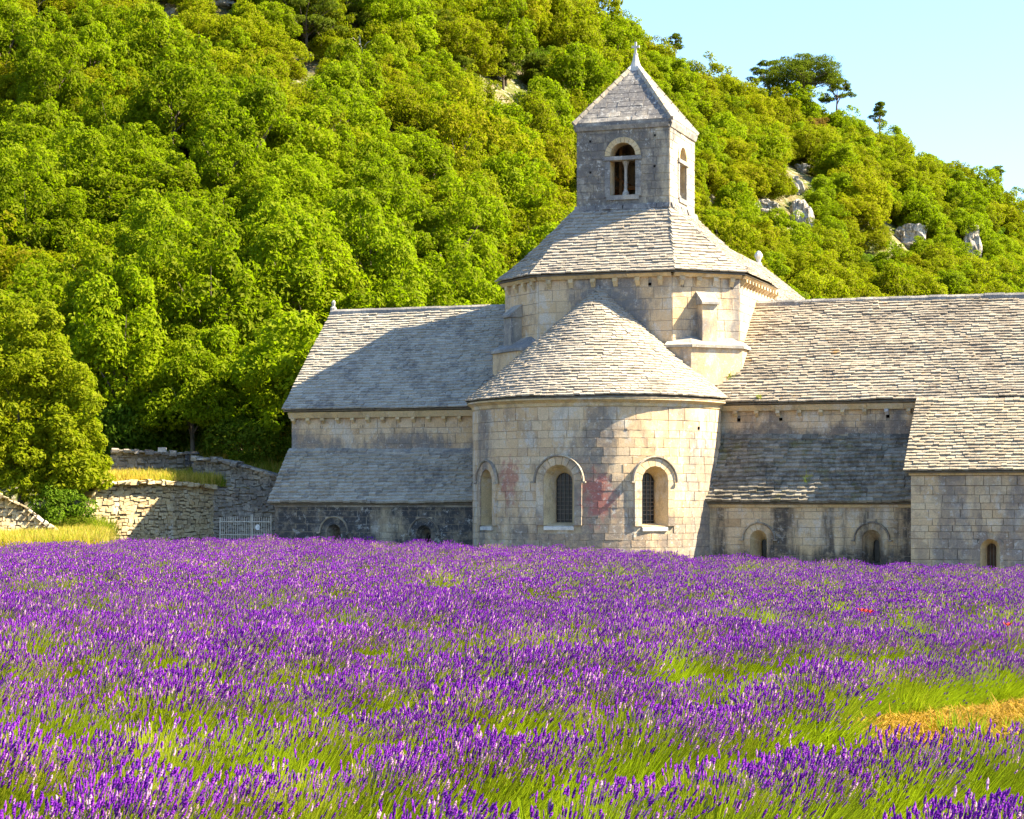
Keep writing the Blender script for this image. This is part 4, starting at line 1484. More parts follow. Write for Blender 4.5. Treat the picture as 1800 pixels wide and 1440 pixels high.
def quads_at(C, D, size, aspect, rg, droop=0.0, up=None):
    """leaf rhombs at centres C with facing D (n,3)"""
    n = len(C)
    D = D / np.maximum(1e-6, np.linalg.norm(D, axis=1, keepdims=True))
    r = rg.normal(size=(n, 3))
    if up is not None: r = r * (1 - up) + np.array([0, 0, 1.0]) * up
    a = np.cross(D, r); a /= np.maximum(1e-6, np.linalg.norm(a, axis=1, keepdims=True))
    b = np.cross(D, a)
    s = size * rg.uniform(.65, 1.35, (n, 1))
    a = a * s * aspect; b = b * s
    fold = D * s * .18
    V = np.stack([C - b, C + a + fold, C + b, C - a + fold], 1).reshape(-1, 3)
    Q = np.arange(n * 4).reshape(n, 4)
    return V, Q


def crown_clumps(seed, R, ncl, nleaf, rc, size, aspect=.55, zc=None, shape='dome', inner=.12, up=None):
    rg = np.random.default_rng(seed)
    R = np.array(R, float)
    C, D = [], []
    k = 0
    lob = rg.normal(size=(7, 3)); lob /= np.linalg.norm(lob, axis=1, keepdims=True)
    la = rg.uniform(-.42, .42, 7)
    while k < ncl:
        d = rg.normal(size=3); d /= np.linalg.norm(d)
        if d[2] < -.55: continue
        rr = 1 + float(np.sum(la * np.clip(lob @ d, 0, 1) ** 3)) + rg.normal() * .09
        f = rr * (rg.uniform(.35, .8) if rg.random() < inner else rg.uniform(.78, 1.12))
        c = d * f * R
        r = rc * rg.uniform(.45, 1.35)
        m = int(nleaf * (r / rc) ** 1.6)
        q = rg.normal(size=(m, 3)); q /= np.linalg.norm(q, axis=1, keepdims=True)
        keep = q @ d > -.55
        q = q[keep]
        p = c + q * r * np.array([1, 1, .78]) * rg.uniform(.72, 1.05, (len(q), 1))
        C.append(p); D.append(q * .8 + np.array([0, 0, .45]) + rg.normal(size=q.shape) * .45)
        k += 1
    C = np.concatenate(C); D = np.concatenate(D)
    if zc: C = C + np.array([0, 0, zc])
    return quads_at(C, D, size, aspect, rg, up=up)


def limb_mesh(seed, h, r0, ends, name, mat=M_BARK, lean=.1):
    rd = random.Random(seed)
    m = MB()
    top = Vector((rd.uniform(-lean, lean) * h, rd.uniform(-lean, lean) * h, h))
    m.tube([(0, 0, -.6), (top.x * .3, top.y * .3, h * .45), top], [r0, r0 * .75, r0 * .5], 6)
    for e in ends:
        e = Vector(e)
        st = Vector((top.x, top.y, h)) * rd.uniform(.55, .98)
        mid = st.lerp(e, .5) + Vector((rd.uniform(-.2, .2), rd.uniform(-.2, .2), rd.uniform(0, .25))) * (e - st).length * .4
        m.tube([st, mid, e], [r0 * .38, r0 * .24, r0 * .06], 5, cap=False)
    return m.mesh(name, mat, True)


TREES = {}


def make_kind(key, crown, trunk):
    TREES.setdefault(key, []).append((crown, trunk))


for sd_ in range(6):
    rg = random.Random(sd_)
    R = (1.75 * rg.uniform(.85, 1.15), 1.75 * rg.uniform(.85, 1.15), 1.55 * rg.uniform(.85, 1.2))
    V, Q = crown_clumps(100 + sd_, R, 86, 150, .47, .078, .6, zc=2.0)
    ends = [(R[0] * .7 * math.cos(a), R[1] * .7 * math.sin(a), 2.0 + rg.uniform(-.2, .9)) for a in np.linspace(0, 6.28, 7)[:-1]]
    make_kind('oak', mesh_np('holm_oak_crown', V, Q, M_OAK), limb_mesh(sd_, 1.4, .16, ends, 'oak_trunk'))
for sd_ in range(4):
    rg = random.Random(50 + sd_)
    R = (1.6 * rg.uniform(.85, 1.15), 1.6 * rg.uniform(.85, 1.15), 1.9 * rg.uniform(.9, 1.2))
    V, Q = crown_clumps(200 + sd_, R, 104, 130, .44, .088, .55, zc=2.6, inner=.22)
    ends = [(R[0] * .75 * math.cos(a), R[1] * .75 * math.sin(a), 2.4 + rg.uniform(0, 1.6)) for a in np.linspace(0, 6.28, 8)[:-1]]
    make_kind('dec', mesh_np('broadleaf_crown', V, Q, M_DEC), limb_mesh(60 + sd_, 2.2, .15, ends, 'broadleaf_trunk'))
for sd_ in range(3):
    rg = random.Random(80 + sd_)
    R = (1.5 * rg.uniform(.8, 1.2), 1.5 * rg.uniform(.8, 1.2), 1.0)
    V, Q = crown_clumps(300 + sd_, R, 46, 150, .48, .075, .5, zc=.7, inner=.15)
    ends = [(R[0] * .6 * math.cos(a), R[1] * .6 * math.sin(a), .9) for a in np.linspace(0, 6.28, 6)[:-1]]
    make_kind('shrub', mesh_np('shrub_crown', V, Q, M_SHRUB), limb_mesh(90 + sd_, .5, .08, ends, 'shrub_stem'))


def pine_crown(seed, W, H, n, z0, flat_=.42, nl=190, rc=.62, gap=0.0, cone=False):
    """tufts of needles on the ends of limbs: layered, open crown"""
    rg = np.random.default_rng(seed)
    C, D, ends = [], [], []
    for i in range(n):
        a = rg.uniform(0, 2 * math.pi)
        k = rg.uniform(0, 1)
        rad = W * (math.sqrt(rg.uniform(.06, 1)) * ((1 - k * .75) if cone else math.sqrt(max(.05, 1 - (k * .9) ** 2))))
        c = np.array([rad * math.cos(a), rad * math.sin(a), z0 + k * H])
        ends.append(tuple(c - np.array([0, 0, .1])))
        r = rc * rg.uniform(.7, 1.3)
        m = int(nl * (r / rc) ** 1.5)
        q = rg.normal(size=(m, 3)); q /= np.linalg.norm(q, axis=1, keepdims=True)
        q[:, 2] = np.abs(q[:, 2]) * np.where(rg.random(m) < .25, -1, 1)
        p = c + q * r * np.array([1, 1, flat_]) * rg.uniform(.3, 1, (m, 1)) ** .6
        C.append(p); D.append(q + rg.normal(size=q.shape) * .7)
    C = np.concatenate(C); D = np.concatenate(D)
    V, Q = quads_at(C, D, .15, .22, rg, up=.4)
    return V, Q, ends


for sd_ in range(3):
    V, Q, ends = pine_crown(400 + sd_, 1.7, 2.6, 46, 1.7)
    make_kind('pine', mesh_np('pine_crown', V, Q, M_PINE), limb_mesh(400 + sd_, 3.4, .17, ends[::3], 'pine_trunk', lean=.08))


def place_tree(kind, vi, pos, sc, rz, name, label, cat='tree', group=None, crown_mat=None, sz=1.0):
    cr, tk = TREES[kind][vi % len(TREES[kind])]
    root = empty(name, tuple(pos), rz)
    root.scale = (sc, sc, sc * sz)
    tag(root, label, cat, group)
    link(bpy.data.objects.new('trunk', tk), root)
    c = link(bpy.data.objects.new('crown', cr), root)
    if crown_mat is not None:
        c.material_slots[0].link = 'OBJECT'
        c.material_slots[0].material = crown_mat
    return root


def on_hill(x, Yd):
    """a point of the hill's surface at photograph column x and depth Yd"""
    X = (x - 900) * Yd / F
    return np.array([X, Yd, float(hill_z(X, Yd))])


def hill_hit(x, y):
    """where the line of sight through pixel x, y meets the hill"""
    prev = None
    for Yd in np.arange(84, 240, .5):
        p = on_hill(x, Yd)
        yy = 885 - F * (p[2] - CAM_Z) / Yd
        if yy <= y and Yd > hill_par((x - 900) / F)[0] - 1:
            return p
    return None


ROCKS = [(1408, 378, 44, 60), (1342, 362, 50, 26), (1596, 412, 64, 46), (1706, 428, 38, 66), (1412, 296, 34, 18), (1400, 326, 26, 40), (320, 299, 26, 16), (1195, 108, 30, 22),
         (1250, 350, 22, 18), (392, 8, 60, 16), (300, 20, 26, 14)]
PINEB = [(540, 118), (620, 104), (885, 160), (945, 168), (70, 62)]
ROCKD = [(x, y, w, h, hill_hit(x, y + h * .5)) for (x, y, w, h) in ROCKS] + [(x, y, 36, 70, hill_hit(x, y)) for (x, y) in PINEB]
# --- the wood: positions on the hill, the largest to the eye as trees of their own, the rest as one mass
cands = []
rgt = np.random.default_rng(21)
grid = {}
tries = 0
while tries < 46000:
    tries += 1
    Yd = math.sqrt(rgt.uniform(84 ** 2, 225 ** 2))
    k = rgt.uniform(-.285, .285)
    X = k * Yd
    yb, zb, yc, zc = hill_par(k)
    if Yd < yb + .8 or Yd > yc + 9: continue
    f = (Yd - yb) / (yc - yb)
    lu, lv = (X - OX) * CT - (Yd - OY) * ST, (X - OX) * ST + (Yd - OY) * CT
    if -14 < lu < 19 and lv < 24: continue
    sc = 1.0 + .42 * max(0, 1 - f * 2.4) * (1 if k < .02 else .4) + .25 * f * (k < .05)
    sc *= rgt.uniform(.58, 1.08)
    rad = 1.5 * sc
    # clearings: rock and dry ground
    x0 = 900 + F * k
    z = float(hill_z(X, Yd)); y0 = 885 - F * (z + 1.0 - CAM_Z) / Yd
    if 1270 < x0 < 1480 and abs(y0 - (250 + (x0 - 1270) * .52)) < 26 and rgt.random() < .45: continue
    rpx = rad * F / Yd
    if any(hp is not None and abs(x0 - x) < w_ * .45 + rpx * .8 and Yd < hp[1] + .5 and y0 > y - h_ and y0 - 2.2 * rpx < y + h_ * .05 for (x, y, w_, h_, hp) in ROCKD): continue
    if 340 < x0 < 470 and y0 > 772 and k < 0: continue
    if 190 < x0 < 350 and y0 > 800: continue
    g_ = (int(X // 4), int(Yd // 4))
    ok = True
    for a in (-1, 0, 1):
        for b in (-1, 0, 1):
            for (X2, Y2, r2) in grid.get((g_[0] + a, g_[1] + b), ()):
                if (X - X2) ** 2 + (Yd - Y2) ** 2 < ((rad + r2) * .58) ** 2: ok = False
    if not ok: continue
    grid.setdefault(g_, []).append((X, Yd, rad))
    n_ = float(vnoise(X / 11 + 30, Yd / 11, 31))
    r_ = rgt.random()
    low = f < .36 and k < -.02 or (k > .02 and f < .30)
    if low and n_ > .34: kd = 'dec' if r_ < .8 else 'shrub'
    elif low: kd = 'dec' if r_ < .45 else 'oak'
    elif r_ < .10 and k < .0 and f > .6: kd = 'pine'
    elif r_ < .22 + .2 * (n_ > .6): kd = 'dec'
    elif r_ < .34: kd = 'shrub'
    else: kd = 'oak'
    if kd == 'shrub': sc *= .9
    # is it seen? (behind the abbey's roofs or out of the frame it is not)
    hgt = {'oak': 3.4, 'dec': 4.4, 'shrub': 1.8, 'pine': 4.6}[kd] * sc
    yt = 885 - F * (z + hgt - CAM_Z) / Yd
    vis = -20 < x0 < 1820 and yt < 800 and y0 > -15
    if 500 < x0 < 880 and yt > 535: vis = False
    if 880 <= x0 < 1330 and yt > 480: vis = False
    if x0 >= 1330 and yt > 520: vis = False
    cands.append((rad * F / Yd * (1 if vis else 0), kd, X, Yd, z, sc, rgt.uniform(0, 6.28), int(rgt.integers(0, 12)), x0, yt, vis))
cands.sort(key=lambda c: -c[0])
KN = {'oak': ('holm_oak', 'olive holm oak', 'holm oaks'), 'dec': ('broadleaf_tree', 'bright broad-leaved tree', 'broad-leaved trees'),
      'shrub': ('shrub', 'low green shrub', 'shrubs'), 'pine': ('pine_tree', 'open yellowish pine', 'pines')}
n_ind = 0
rest = []
wood = {}
for c in cands:
    size, kd, X, Yd, z, sc, rz, vi, x0, yt, vis = c
    if vis and n_ind < 296:
        nm, lb, gr = KN[kd]
        lx = [(95, 'the bushy tree'), (200, 'the low wall'), (300, 'the retaining wall'), (385, 'the stone pillar'), (490, 'the iron gate'), (585, 'the lower left eave'),
              (690, 'the left roof finial'), (790, 'the left ridge middle'), (890, 'the left ridge end'), (1020, "the drum's left half"), (1210, 'the belfry'),
              (1320, "the drum's right half"), (1420, 'the nave finial'), (1520, 'the right ridge start'), (1620, 'the right ridge middle'), (1710, 'the wing corner'), (9999, 'the wing window')]
        ly = [(70, 'at the wood top'), (190, 'high in the wood'), (310, 'in the upper wood'), (430, 'halfway up the wood'), (560, 'low in the wood'), (9999, 'at the wood foot')]
        zx = next(t_ for l_, t_ in lx if x0 < l_); zy = next(t_ for l_, t_ in ly if yt < l_)
        o = place_tree(kd, vi, (X, Yd, z - .1), sc, rz, nm, lb, sz=.82 + .5 * ((vi * 7 + int(rz * 100)) % 11) / 10, cat= ('shrub' if kd == 'shrub' else 'tree'), group=f'{gr} of the wooded slope')
        wood.setdefault(f'{lb} {zy} above {zx}', []).append((x0, o))
        n_ind += 1
    else:
        rest.append(c)
for lb, os_ in wood.items():
    os_.sort(key=lambda q_: q_[0])
    n_ = len(os_)
    for i, (x0, o) in enumerate(os_):
        o['label'] = lb + ('' if n_ == 1 else ', ' + (('left one', 'right one') if n_ == 2 else ('first from left', 'second from left', 'third from left', 'fourth from left', 'fifth from left', 'sixth from left', 'seventh from left', 'eighth from left', 'ninth from left', 'tenth from left', 'eleventh from left', 'twelfth from left', 'thirteenth from left'))[min(i, 12)])
print('trees', n_ind, 'rest', len(rest), 'visible', sum(c[-1] for c in cands))


def gn_scatter(name, pts, scales, rots, which, protos, label=None, cat=None):
    """one object whose geometry nodes set copies of the prototypes on its points"""
    me = bpy.data.meshes.new(name)
    me.vertices.add(len(pts))
    me.vertices.foreach_set('co', np.asarray(pts, np.float32).ravel())
    a = me.attributes.new('sc', 'FLOAT', 'POINT'); a.data.foreach_set('value', np.asarray(scales, np.float32))
    a = me.attributes.new('rot', 'FLOAT_VECTOR', 'POINT'); a.data.foreach_set('vector', np.asarray(rots, np.float32).ravel())
    a = me.attributes.new('kind', 'INT', 'POINT'); a.data.foreach_set('value', np.asarray(which, np.int32))
    o = link(bpy.data.objects.new(name, me))
    ng = bpy.data.node_groups.new(name, 'GeometryNodeTree')
    ng.interface.new_socket('Geometry', in_out='INPUT', socket_type='NodeSocketGeometry')
    ng.interface.new_socket('Geometry', in_out='OUTPUT', socket_type='NodeSocketGeometry')
    gi, go = ng.nodes.new('NodeGroupInput'), ng.nodes.new('NodeGroupOutput')
    jn = ng.nodes.new('GeometryNodeJoinGeometry')

    def attr(nm, ty):
        n = ng.nodes.new('GeometryNodeInputNamedAttribute'); n.data_type = ty; n.inputs[0].default_value = nm
        return n.outputs[0]
    sc_, ro_, ki_ = attr('sc', 'FLOAT'), attr('rot', 'FLOAT_VECTOR'), attr('kind', 'INT')
    for i, p in enumerate(protos):
        oi = ng.nodes.new('GeometryNodeObjectInfo'); oi.inputs[0].default_value = p
        oi.inputs['As Instance'].default_value = True
        cp = ng.nodes.new('FunctionNodeCompare'); cp.data_type = 'INT'; cp.operation = 'EQUAL'
        ng.links.new(ki_, cp.inputs[2]); cp.inputs[3].default_value = i
        ip = ng.nodes.new('GeometryNodeInstanceOnPoints')
        ng.links.new(gi.outputs[0], ip.inputs['Points']); ng.links.new(oi.outputs['Geometry'], ip.inputs['Instance'])
        ng.links.new(cp.outputs[0], ip.inputs['Selection'])
        e2r = ng.nodes.new('FunctionNodeEulerToRotation')
        ng.links.new(ro_, e2r.inputs[0]); ng.links.new(e2r.outputs[0], ip.inputs['Rotation'])
        ng.links.new(sc_, ip.inputs['Scale'])
        ng.links.new(ip.outputs[0], jn.inputs[0])
    ng.links.new(jn.outputs[0], go.inputs[0])
    md = o.modifiers.new('scatter', 'NODES'); md.node_group = ng
    tag(o, label, cat, kind='stuff')
    return o


def proto(name, me):
    return bpy.data.objects.new(name, me)      # never linked: only the scatter uses it


if rest:
    kinds, pr = {}, []
    for kd in TREES:
        for i, (cr, tk) in enumerate(TREES[kd]):
            kinds[(kd, i)] = len(pr); pr.append(proto('crown_source', cr))
    gn_scatter('woodland', [(c[2], c[3], c[4] - .1) for c in rest], [c[5] for c in rest], [(0, 0, c[6]) for c in rest],
               [kinds[(c[1], c[7] % len(TREES[c[1]]))] for c in rest], pr)

# --- trees with a look of their own
def special_tree(name, label, pos, V, Q, mat, h, r0, ends, lean=.08, cat='tree', group=None, seed=1):
    root = empty(name, tuple(pos))
    tag(root, label, cat, group)
    link(bpy.data.objects.new('trunk', limb_mesh(seed, h, r0, ends, 'trunk', lean=lean)), root)
    link(bpy.data.objects.new('crown', mesh_np('crown', V, Q, mat)), root)
    return root


# big bushy tree at the left edge, almost down to the ground, and its neighbour
def bushy(seed, parts, size=.075, nleaf=150, rc=.5):
    Vs, Qs, off = [], [], 0
    for i, (c, R, n) in enumerate(parts):
        V, Q = crown_clumps(seed + i, R, n, nleaf, rc, size, .62, inner=.25)
        V = V + np.array(c)
        Vs.append(V); Qs.append(Q + off); off += len(V)
    return np.concatenate(Vs), np.concatenate(Qs)


def rel(x, y, Y, o):
    p = px(x, y, Y) - o
    return tuple(p)


o_ = np.array([px(35, 0, 80)[0], 80.0, 0.6])
V, Q = bushy(500, [(rel(10, 640, 80, o_), (1.7, 1.7, 2.4), 80), (rel(45, 790, 79.3, o_), (1.9, 1.6, 1.6), 80), (rel(125, 790, 80, o_), (1.45, 1.5, 2.0), 75), (rel(110, 690, 80.6, o_), (.9, 1.2, 1.3), 36),
                       (rel(-70, 720, 80, o_), (2.0, 2.0, 3.0), 70), (rel(55, 580, 80.3, o_), (.9, 1.0, 1.0), 26), (rel(60, 852, 79.2, o_), (1.7, 1.2, .75), 44), (rel(140, 846, 79.6, o_), (.9, 1.0, .7), 26)], size=.078, nleaf=170, rc=.42)
special_tree('bushy_tree', 'big bushy sunlit green tree reaching to the ground beside the low stone wall', o_, V, Q, M_YEL, 3.2, .22,
             [(-.8, 0, 6.5), (.8, 0, 5.0), (1.8, .2, 4.0), (-1.8, 0, 5.5), (.2, -.4, 4.2)], seed=5)


# umbrella pines on the crest
def umbrella(x, ytop, Yd, wpx, hpx, trunkpx, name, label, seed, n=60, cone=False, lean=.06, flat_=.42):
    s = Yd / F
    yg = ytop + hpx + trunkpx
    base = px(x, yg, Yd)
    W = wpx * s / 2; H = hpx * s
    V, Q, ends = pine_crown(seed, W * .86, H * .75, n, trunkpx * s + H * .1, flat_=flat_, nl=int(150 * min(1.0, max(.36, W * .2) / .75)), rc=max(.36, W * .2), cone=cone)
    return special_tree(name, label, base, V, Q, M_PINE, trunkpx * s + H * .3, max(.12, W * .05), ends[::3], lean=lean, seed=seed)


umbrella(1412, 94, 197, 165, 66, 40, 'umbrella_pine', 'large flat-topped umbrella pine, the widest on the skyline', 610, 90)
umbrella(1350, 104, 199, 76, 46, 40, 'umbrella_pine', 'small dense pine tucked against the widest umbrella pine on the skyline', 611, 40)
umbrella(1470, 130, 197, 76, 54, 30, 'umbrella_pine', 'thin drooping pine leaning off the right side of the widest umbrella pine', 612, 34)
umbrella(1547, 172, 201, 40, 48, 34, 'pine_tree', 'small lone pine standing clear against the sky on the crest', 613, 22, cone=True)
umbrella(1186, 58, 192, 34, 28, 8, 'pine_tree', 'little open pine on the skyline just right of the belfry cross', 614, 16)
umbrella(1020, -8, 188, 60, 34, 12, 'pine_tree', 'dark pine on the skyline at the top edge left of the belfry cross', 615, 24)
umbrella(1755, 288, 207, 26, 26, 10, 'pine_tree', 'tiny ragged tree on the far end of the skyline', 616, 12)
for (x, yt, w_, h_, tr, lb, sd_) in ((540, -40, 160, 110, 48, 'tall pine with a forked bare trunk high on the slope', 620), (620, 2, 105, 66, 36, 'slim pine with visible limbs high on the slope beside the forked pine', 621),
                                  (885, 78, 72, 62, 20, 'yellowish pine left of the belfry, the first of a pair', 622), (945, 90, 66, 58, 20, 'yellowish pine left of the belfry, closer to it of a pair', 623),
                                  (70, -70, 120, 72, 60, 'pine with a bare pale trunk at the top left corner', 624)):
    hp = hill_hit(x, yt + h_ + tr)
    if hp is None: continue
    umbrella(x, yt, hp[1], w_, h_, tr, 'pine_tree', lb, sd_, 60, flat_=.5)


# bare dead branches and snags
def snag(x, y, hpx, name, label, seed, spread=1.0):
    hp = hill_hit(x, y)
    if hp is None: return
    s = hp[1] / F
    # stand it clear of the crowns around it
    base = hp + np.array([0, -1.6, -.3])
    rd = random.Random(seed)
    H = hpx * s + .8
    m = MB()
    tip = Vector((rd.uniform(-.3, .3) * H, 0, H))
    m.tube([(0, 0, 0), tip * .5 + Vector((.1, 0, 0)), tip], [.075, .055, .012], 5)
    for i in range(9):
        st = tip * rd.uniform(.35, .9)
        e = st + Vector((rd.uniform(-1, 1) * spread, rd.uniform(-.4, .2), rd.uniform(.0, .8))) * H * .45
        mid = st.lerp(e, .5) + Vector((0, 0, rd.uniform(-.1, .15) * H))
        m.tube([st, mid, e], [.035, .024, .008], 4, cap=False)
    o = m.build(name, M_DEAD)
    o.location = base
    tag(o, label, 'dead tree')


snag(300, 466, 46, 'dead_tree', 'bare grey dead branches sticking out of the bright wood above the walls', 1, 1.5)
snag(205, 560, 60, 'dead_tree', 'pale dead stem deep in the wood above the bushy tree', 2, .8)
snag(645, 140, 46, 'dead_tree', 'white bare snag high on the slope under the slim pine', 3, 1.0)
snag(960, 186, 26, 'dead_tree', 'small white dead snag on the slope left of the belfry roof', 4, 1.3)
snag(258, 205, 44, 'dead_tree', 'thin pale dead trunk in the upper wood at the left', 5, .6)
snag(1292, 150, 26, 'dead_tree', 'small bare whitish shrub on the slope right of the belfry', 6, 1.0)

# rusty bush
hp = hill_hit(1428, 262)
if hp is not None:
    place_tree('shrub', 1, hp + np.array([0, -1.5, .6]), .95, 1.0, 'rusty_shrub', 'reddish brown shrub among green ones below the umbrella pines', 'shrub', None, M_RUST)

# rocks
t = NT('limestone_rock')
c = t.coords()
n1 = t.noise(c, 1.2, 7, .65); n2 = t.noise(t.scale(c, (2, 2, .7)), 2.2, 8, .7, off=3)
col = t.mix(t.ramp(n1, .35, .65), (0.40, 0.35, 0.28), (0.52, 0.47, 0.39))
t.bump(n2, .9, .25)
M_ROCK = t.color(t.mix(t.ramp(n2, .46, .6, 0, .85), col, (0.13, 0.12, 0.10)))


def rock(x, y, wpx, hpx, label, seed):
    hp = hill_hit(x, y + hpx * .5)
    if hp is None: return
    s = hp[1] / F
    rd = np.random.default_rng(seed)
    n, mm = 26, 18
    V, Q = [], []
    W, H = wpx * s / 2 * .82, hpx * s / 2 * .9
    for j in range(mm + 1):
        ph = math.pi * j / mm
        for i in range(n):
            th = 2 * math.pi * i / n
            d = np.array([math.sin(ph) * math.cos(th), math.sin(ph) * math.sin(th), math.cos(ph)])
            b = np.sign(d) * np.abs(d) ** .75
            r = 1 + (float(vnoise((d[0] + 3) * 1.7, (d[2] * 1.2 + d[1] + 3) * 1.5, seed)) - .5) * .8 + (float(vnoise((d[0] - d[1] + 3) * 4.5, (d[2] + 3) * 3.2, seed + 1)) - .5) * .35 + rd.normal() * .035
            V.append(b * np.array([W, min(W, 2.0), H]) * r)
    for j in range(mm):
        for i in range(n):
            Q.append((j * n + i, j * n + (i + 1) % n, (j + 1) * n + (i + 1) % n, (j + 1) * n + i))
    o = link(bpy.data.objects.new('rock', mesh_np('rock', V, Q, M_ROCK)))
    o.location = px(x, y + hpx * .1, hp[1] + .3)
    tag(o, label, 'rock')


rock(1408, 378, 44, 60, 'pale limestone crag under a dark bush, right of the belfry', 1)
rock(1342, 362, 50, 26, 'low white rock ledge left of the pale limestone crag', 2)
rock(1596, 412, 64, 46, 'broad white limestone outcrop in the middle of the right-hand slope', 3)
rock(1706, 428, 38, 66, 'tall pillar-like limestone rock near the right end of the slope', 4)
rock(1412, 296, 34, 18, 'small pale rock on the dry clearing below the umbrella pines', 5)
rock(1400, 326, 26, 40, 'narrow grey rock streak on the dry clearing', 6)
rock(320, 299, 26, 16, 'small white rock showing among the trees at upper left', 7)
rock(1195, 108, 30, 22, 'white rock at the skyline beside the belfry pinnacle', 8)
rock(1250, 350, 22, 18, 'little white rock just right of the belfry base', 9)
rock(392, 8, 60, 16, 'white rock band at the top edge above the wood', 10)
rock(300, 20, 26, 14, 'small white stone patch at the top edge', 11)

# shrubs and undergrowth just behind the walls (bright, soft)
us = [(215, 790, 88.0, 1.2), (250, 775, 88.5, 1.5), (300, 770, 89, 1.4), (345, 775, 89.5, 1.35), (392, 770, 90.5, 1.3), (432, 775, 91, 1.25), (470, 778, 90, 1.1), (495, 770, 91, 1.2),
      (275, 725, 91, 1.8), (360, 730, 92, 1.8), (180, 770, 87.5, 1.5), (450, 740, 93, 1.6)]
USL = ['at the left end of the upper wall', 'left of the white block', 'right of the white block', 'above the stone pillar', 'over the left gate post', 'over the gate middle', 'over the white disc',
       'touching the transept corner', 'tall one above the white block', 'tall one above the pillar', 'beside the bushy tree', 'tall one near the transept']
for i, (x, y, Yd, sc) in enumerate(us):
    p = on_hill(x, Yd)
    place_tree('shrub', i, p + np.array([0, 0, -.3]), sc * .8, i * 1.3, 'shrub', f'soft green undergrowth shrub behind the terrace walls, {USL[i]}', 'shrub', 'undergrowth shrubs behind the terrace walls', sz=1.25)
# bushes between the low wall and the retaining wall
for i, (x, y, Yd, sc, lb) in enumerate(((105, 905, 79.0, .72, 'dark green bush in the gap between low wall and retaining wall'), (140, 925, 78.4, .5, 'low bush at the foot of the retaining wall, at its sunlit end'))):
    p = px(x, y, Yd); p[2] = .55 + (1.0 if i == 0 else .2)
    place_tree('shrub', i, p, sc, i * 2.0, 'shrub', lb, 'shrub')

# ------------------------------------------------------------------ grasses
def blade_mesh(name, n, R, h, w, seed, mat, lean=(0, 0), spread=.5, ell=1.0):
    rg = np.random.default_rng(seed)
    a = rg.uniform(0, 2 * math.pi, n); r = R * np.sqrt(rg.uniform(0, 1, n))
    base = np.stack([r * np.cos(a), r * np.sin(a) * ell, np.zeros(n)], 1)
    hh = h * rg.uniform(.5, 1.15, n)
    d = np.stack([rg.normal(0, spread, n) + lean[0], rg.normal(0, spread, n) + lean[1], np.ones(n)], 1)
    d /= np.linalg.norm(d, axis=1, keepdims=True)
    tip = base + d * hh[:, None]
    mid = base + (d * .55 + np.array([0, 0, .08])) * hh[:, None]
    sd_ = rg.normal(size=(n, 3)); sd_[:, 2] = 0; sd_ /= np.linalg.norm(sd_, axis=1, keepdims=True)
    sd_ *= w
    V = np.stack([base - sd_, base + sd_, mid + sd_ * .7, mid - sd_ * .7, tip + sd_ * .15, tip - sd_ * .15], 1).reshape(-1, 3)
    k = np.arange(n)[:, None] * 6
    Q = np.concatenate([k + np.array([[0, 1, 2, 3]]), k + np.array([[3, 2, 4, 5]])])
    return mesh_np(name, V, Q, mat)


M_DRY = leaf_mat('dry_grass_blade', (0.42, 0.30, 0.06), (0.55, 0.42, 0.12), (0.30, 0.30, 0.04), .4)
M_GRS = leaf_mat('green_grass_blade', (0.14, 0.20, 0.012), (0.22, 0.25, 0.02), (0.30, 0.27, 0.03), .45)
dryp = [proto('dry_tuft_source', blade_mesh('dry_tuft', 130, .45, .38, .009, 700 + i, M_DRY)) for i in range(2)]
grsp = [proto('grass_tuft_source', blade_mesh('grass_tuft', 130, .42, .36, .010, 710 + i, M_GRS)) for i in range(2)]
rg = np.random.default_rng(77)
pts, scs, rts, wh = [], [], [], []
def tuft(p, sc, w):
    pts.append(p); scs.append(sc); rts.append((0, 0, rg.uniform(0, 6.28))); wh.append(w)
for i in range(420):       # terrace
    k = rg.uniform(0, 1); q = rg.uniform(0, 1)
    a = np.array([A_[0] + (B_[0] - A_[0]) * k, A_[1] + (B_[1] - A_[1]) * k + .2, 2.86]); b = np.array([-16.4 + 3.6 * k, 85.0, 3.1])
    tuft(a + (b - a) * q, rg.uniform(.7, 1.6), 0 if rg.random() < .75 else 2)
for i in range(500):       # grass strip behind the upper dark wall
    x = rg.uniform(345, 510); Yd = rg.uniform(84.6, 90)
    tuft(on_hill(x, Yd), rg.uniform(.8, 1.6), 2 + (rg.random() < .5) if rg.random() < .6 else 0)
for i in range(1500):      # yellow bank at the left edge of the field
    Yd = rg.uniform(72.5, 78.4); x = rg.uniform(-160, 165)
    X = (x - 900) * Yd / F
    tuft((X, Yd, ztop(X, Yd) - .22 + max(0, Yd - 73) * .05), rg.uniform(.9, 1.7), int(rg.integers(0, 2)) if rg.random() < .62 else 2)
for i in range(240):       # green slope between the low wall and the retaining wall
    Yd = rg.uniform(77.2, 81); x = rg.uniform(85, 175)
    X = (x - 900) * Yd / F
    tuft((X, Yd, gz(X, Yd) + rg.uniform(.2, .5) + max(0, (Yd - 77.5) * .25)), rg.uniform(1., 1.9), 2)
gn_scatter('grass', pts, scs, rts, np.array(wh), [dryp[0], dryp[1], grsp[0], grsp[1]])
for i, (uu, vv, ww_, nm) in enumerate(((7.75, -1.1, 2.75, 'largest tuft of weeds growing on the dark chapel roof'), (8.9, -.75, 3.2, 'small weed growing high on the dark chapel roof'),
                                     (4.6, .6, 6.55, 'weed sprouting where the apse roof meets the right transept roof'), (5.9, -.25, 5.86, 'weed tuft on the right transept eave'))):
    o = link(bpy.data.objects.new('roof_weed', blade_mesh('roof_weed', 42, .12, (.62, .3, .45, .2)[i], .012, 730 + i, M_GRS)))
    o.location = l2w(uu, vv, ww_)
    tag(o, nm, 'weed')

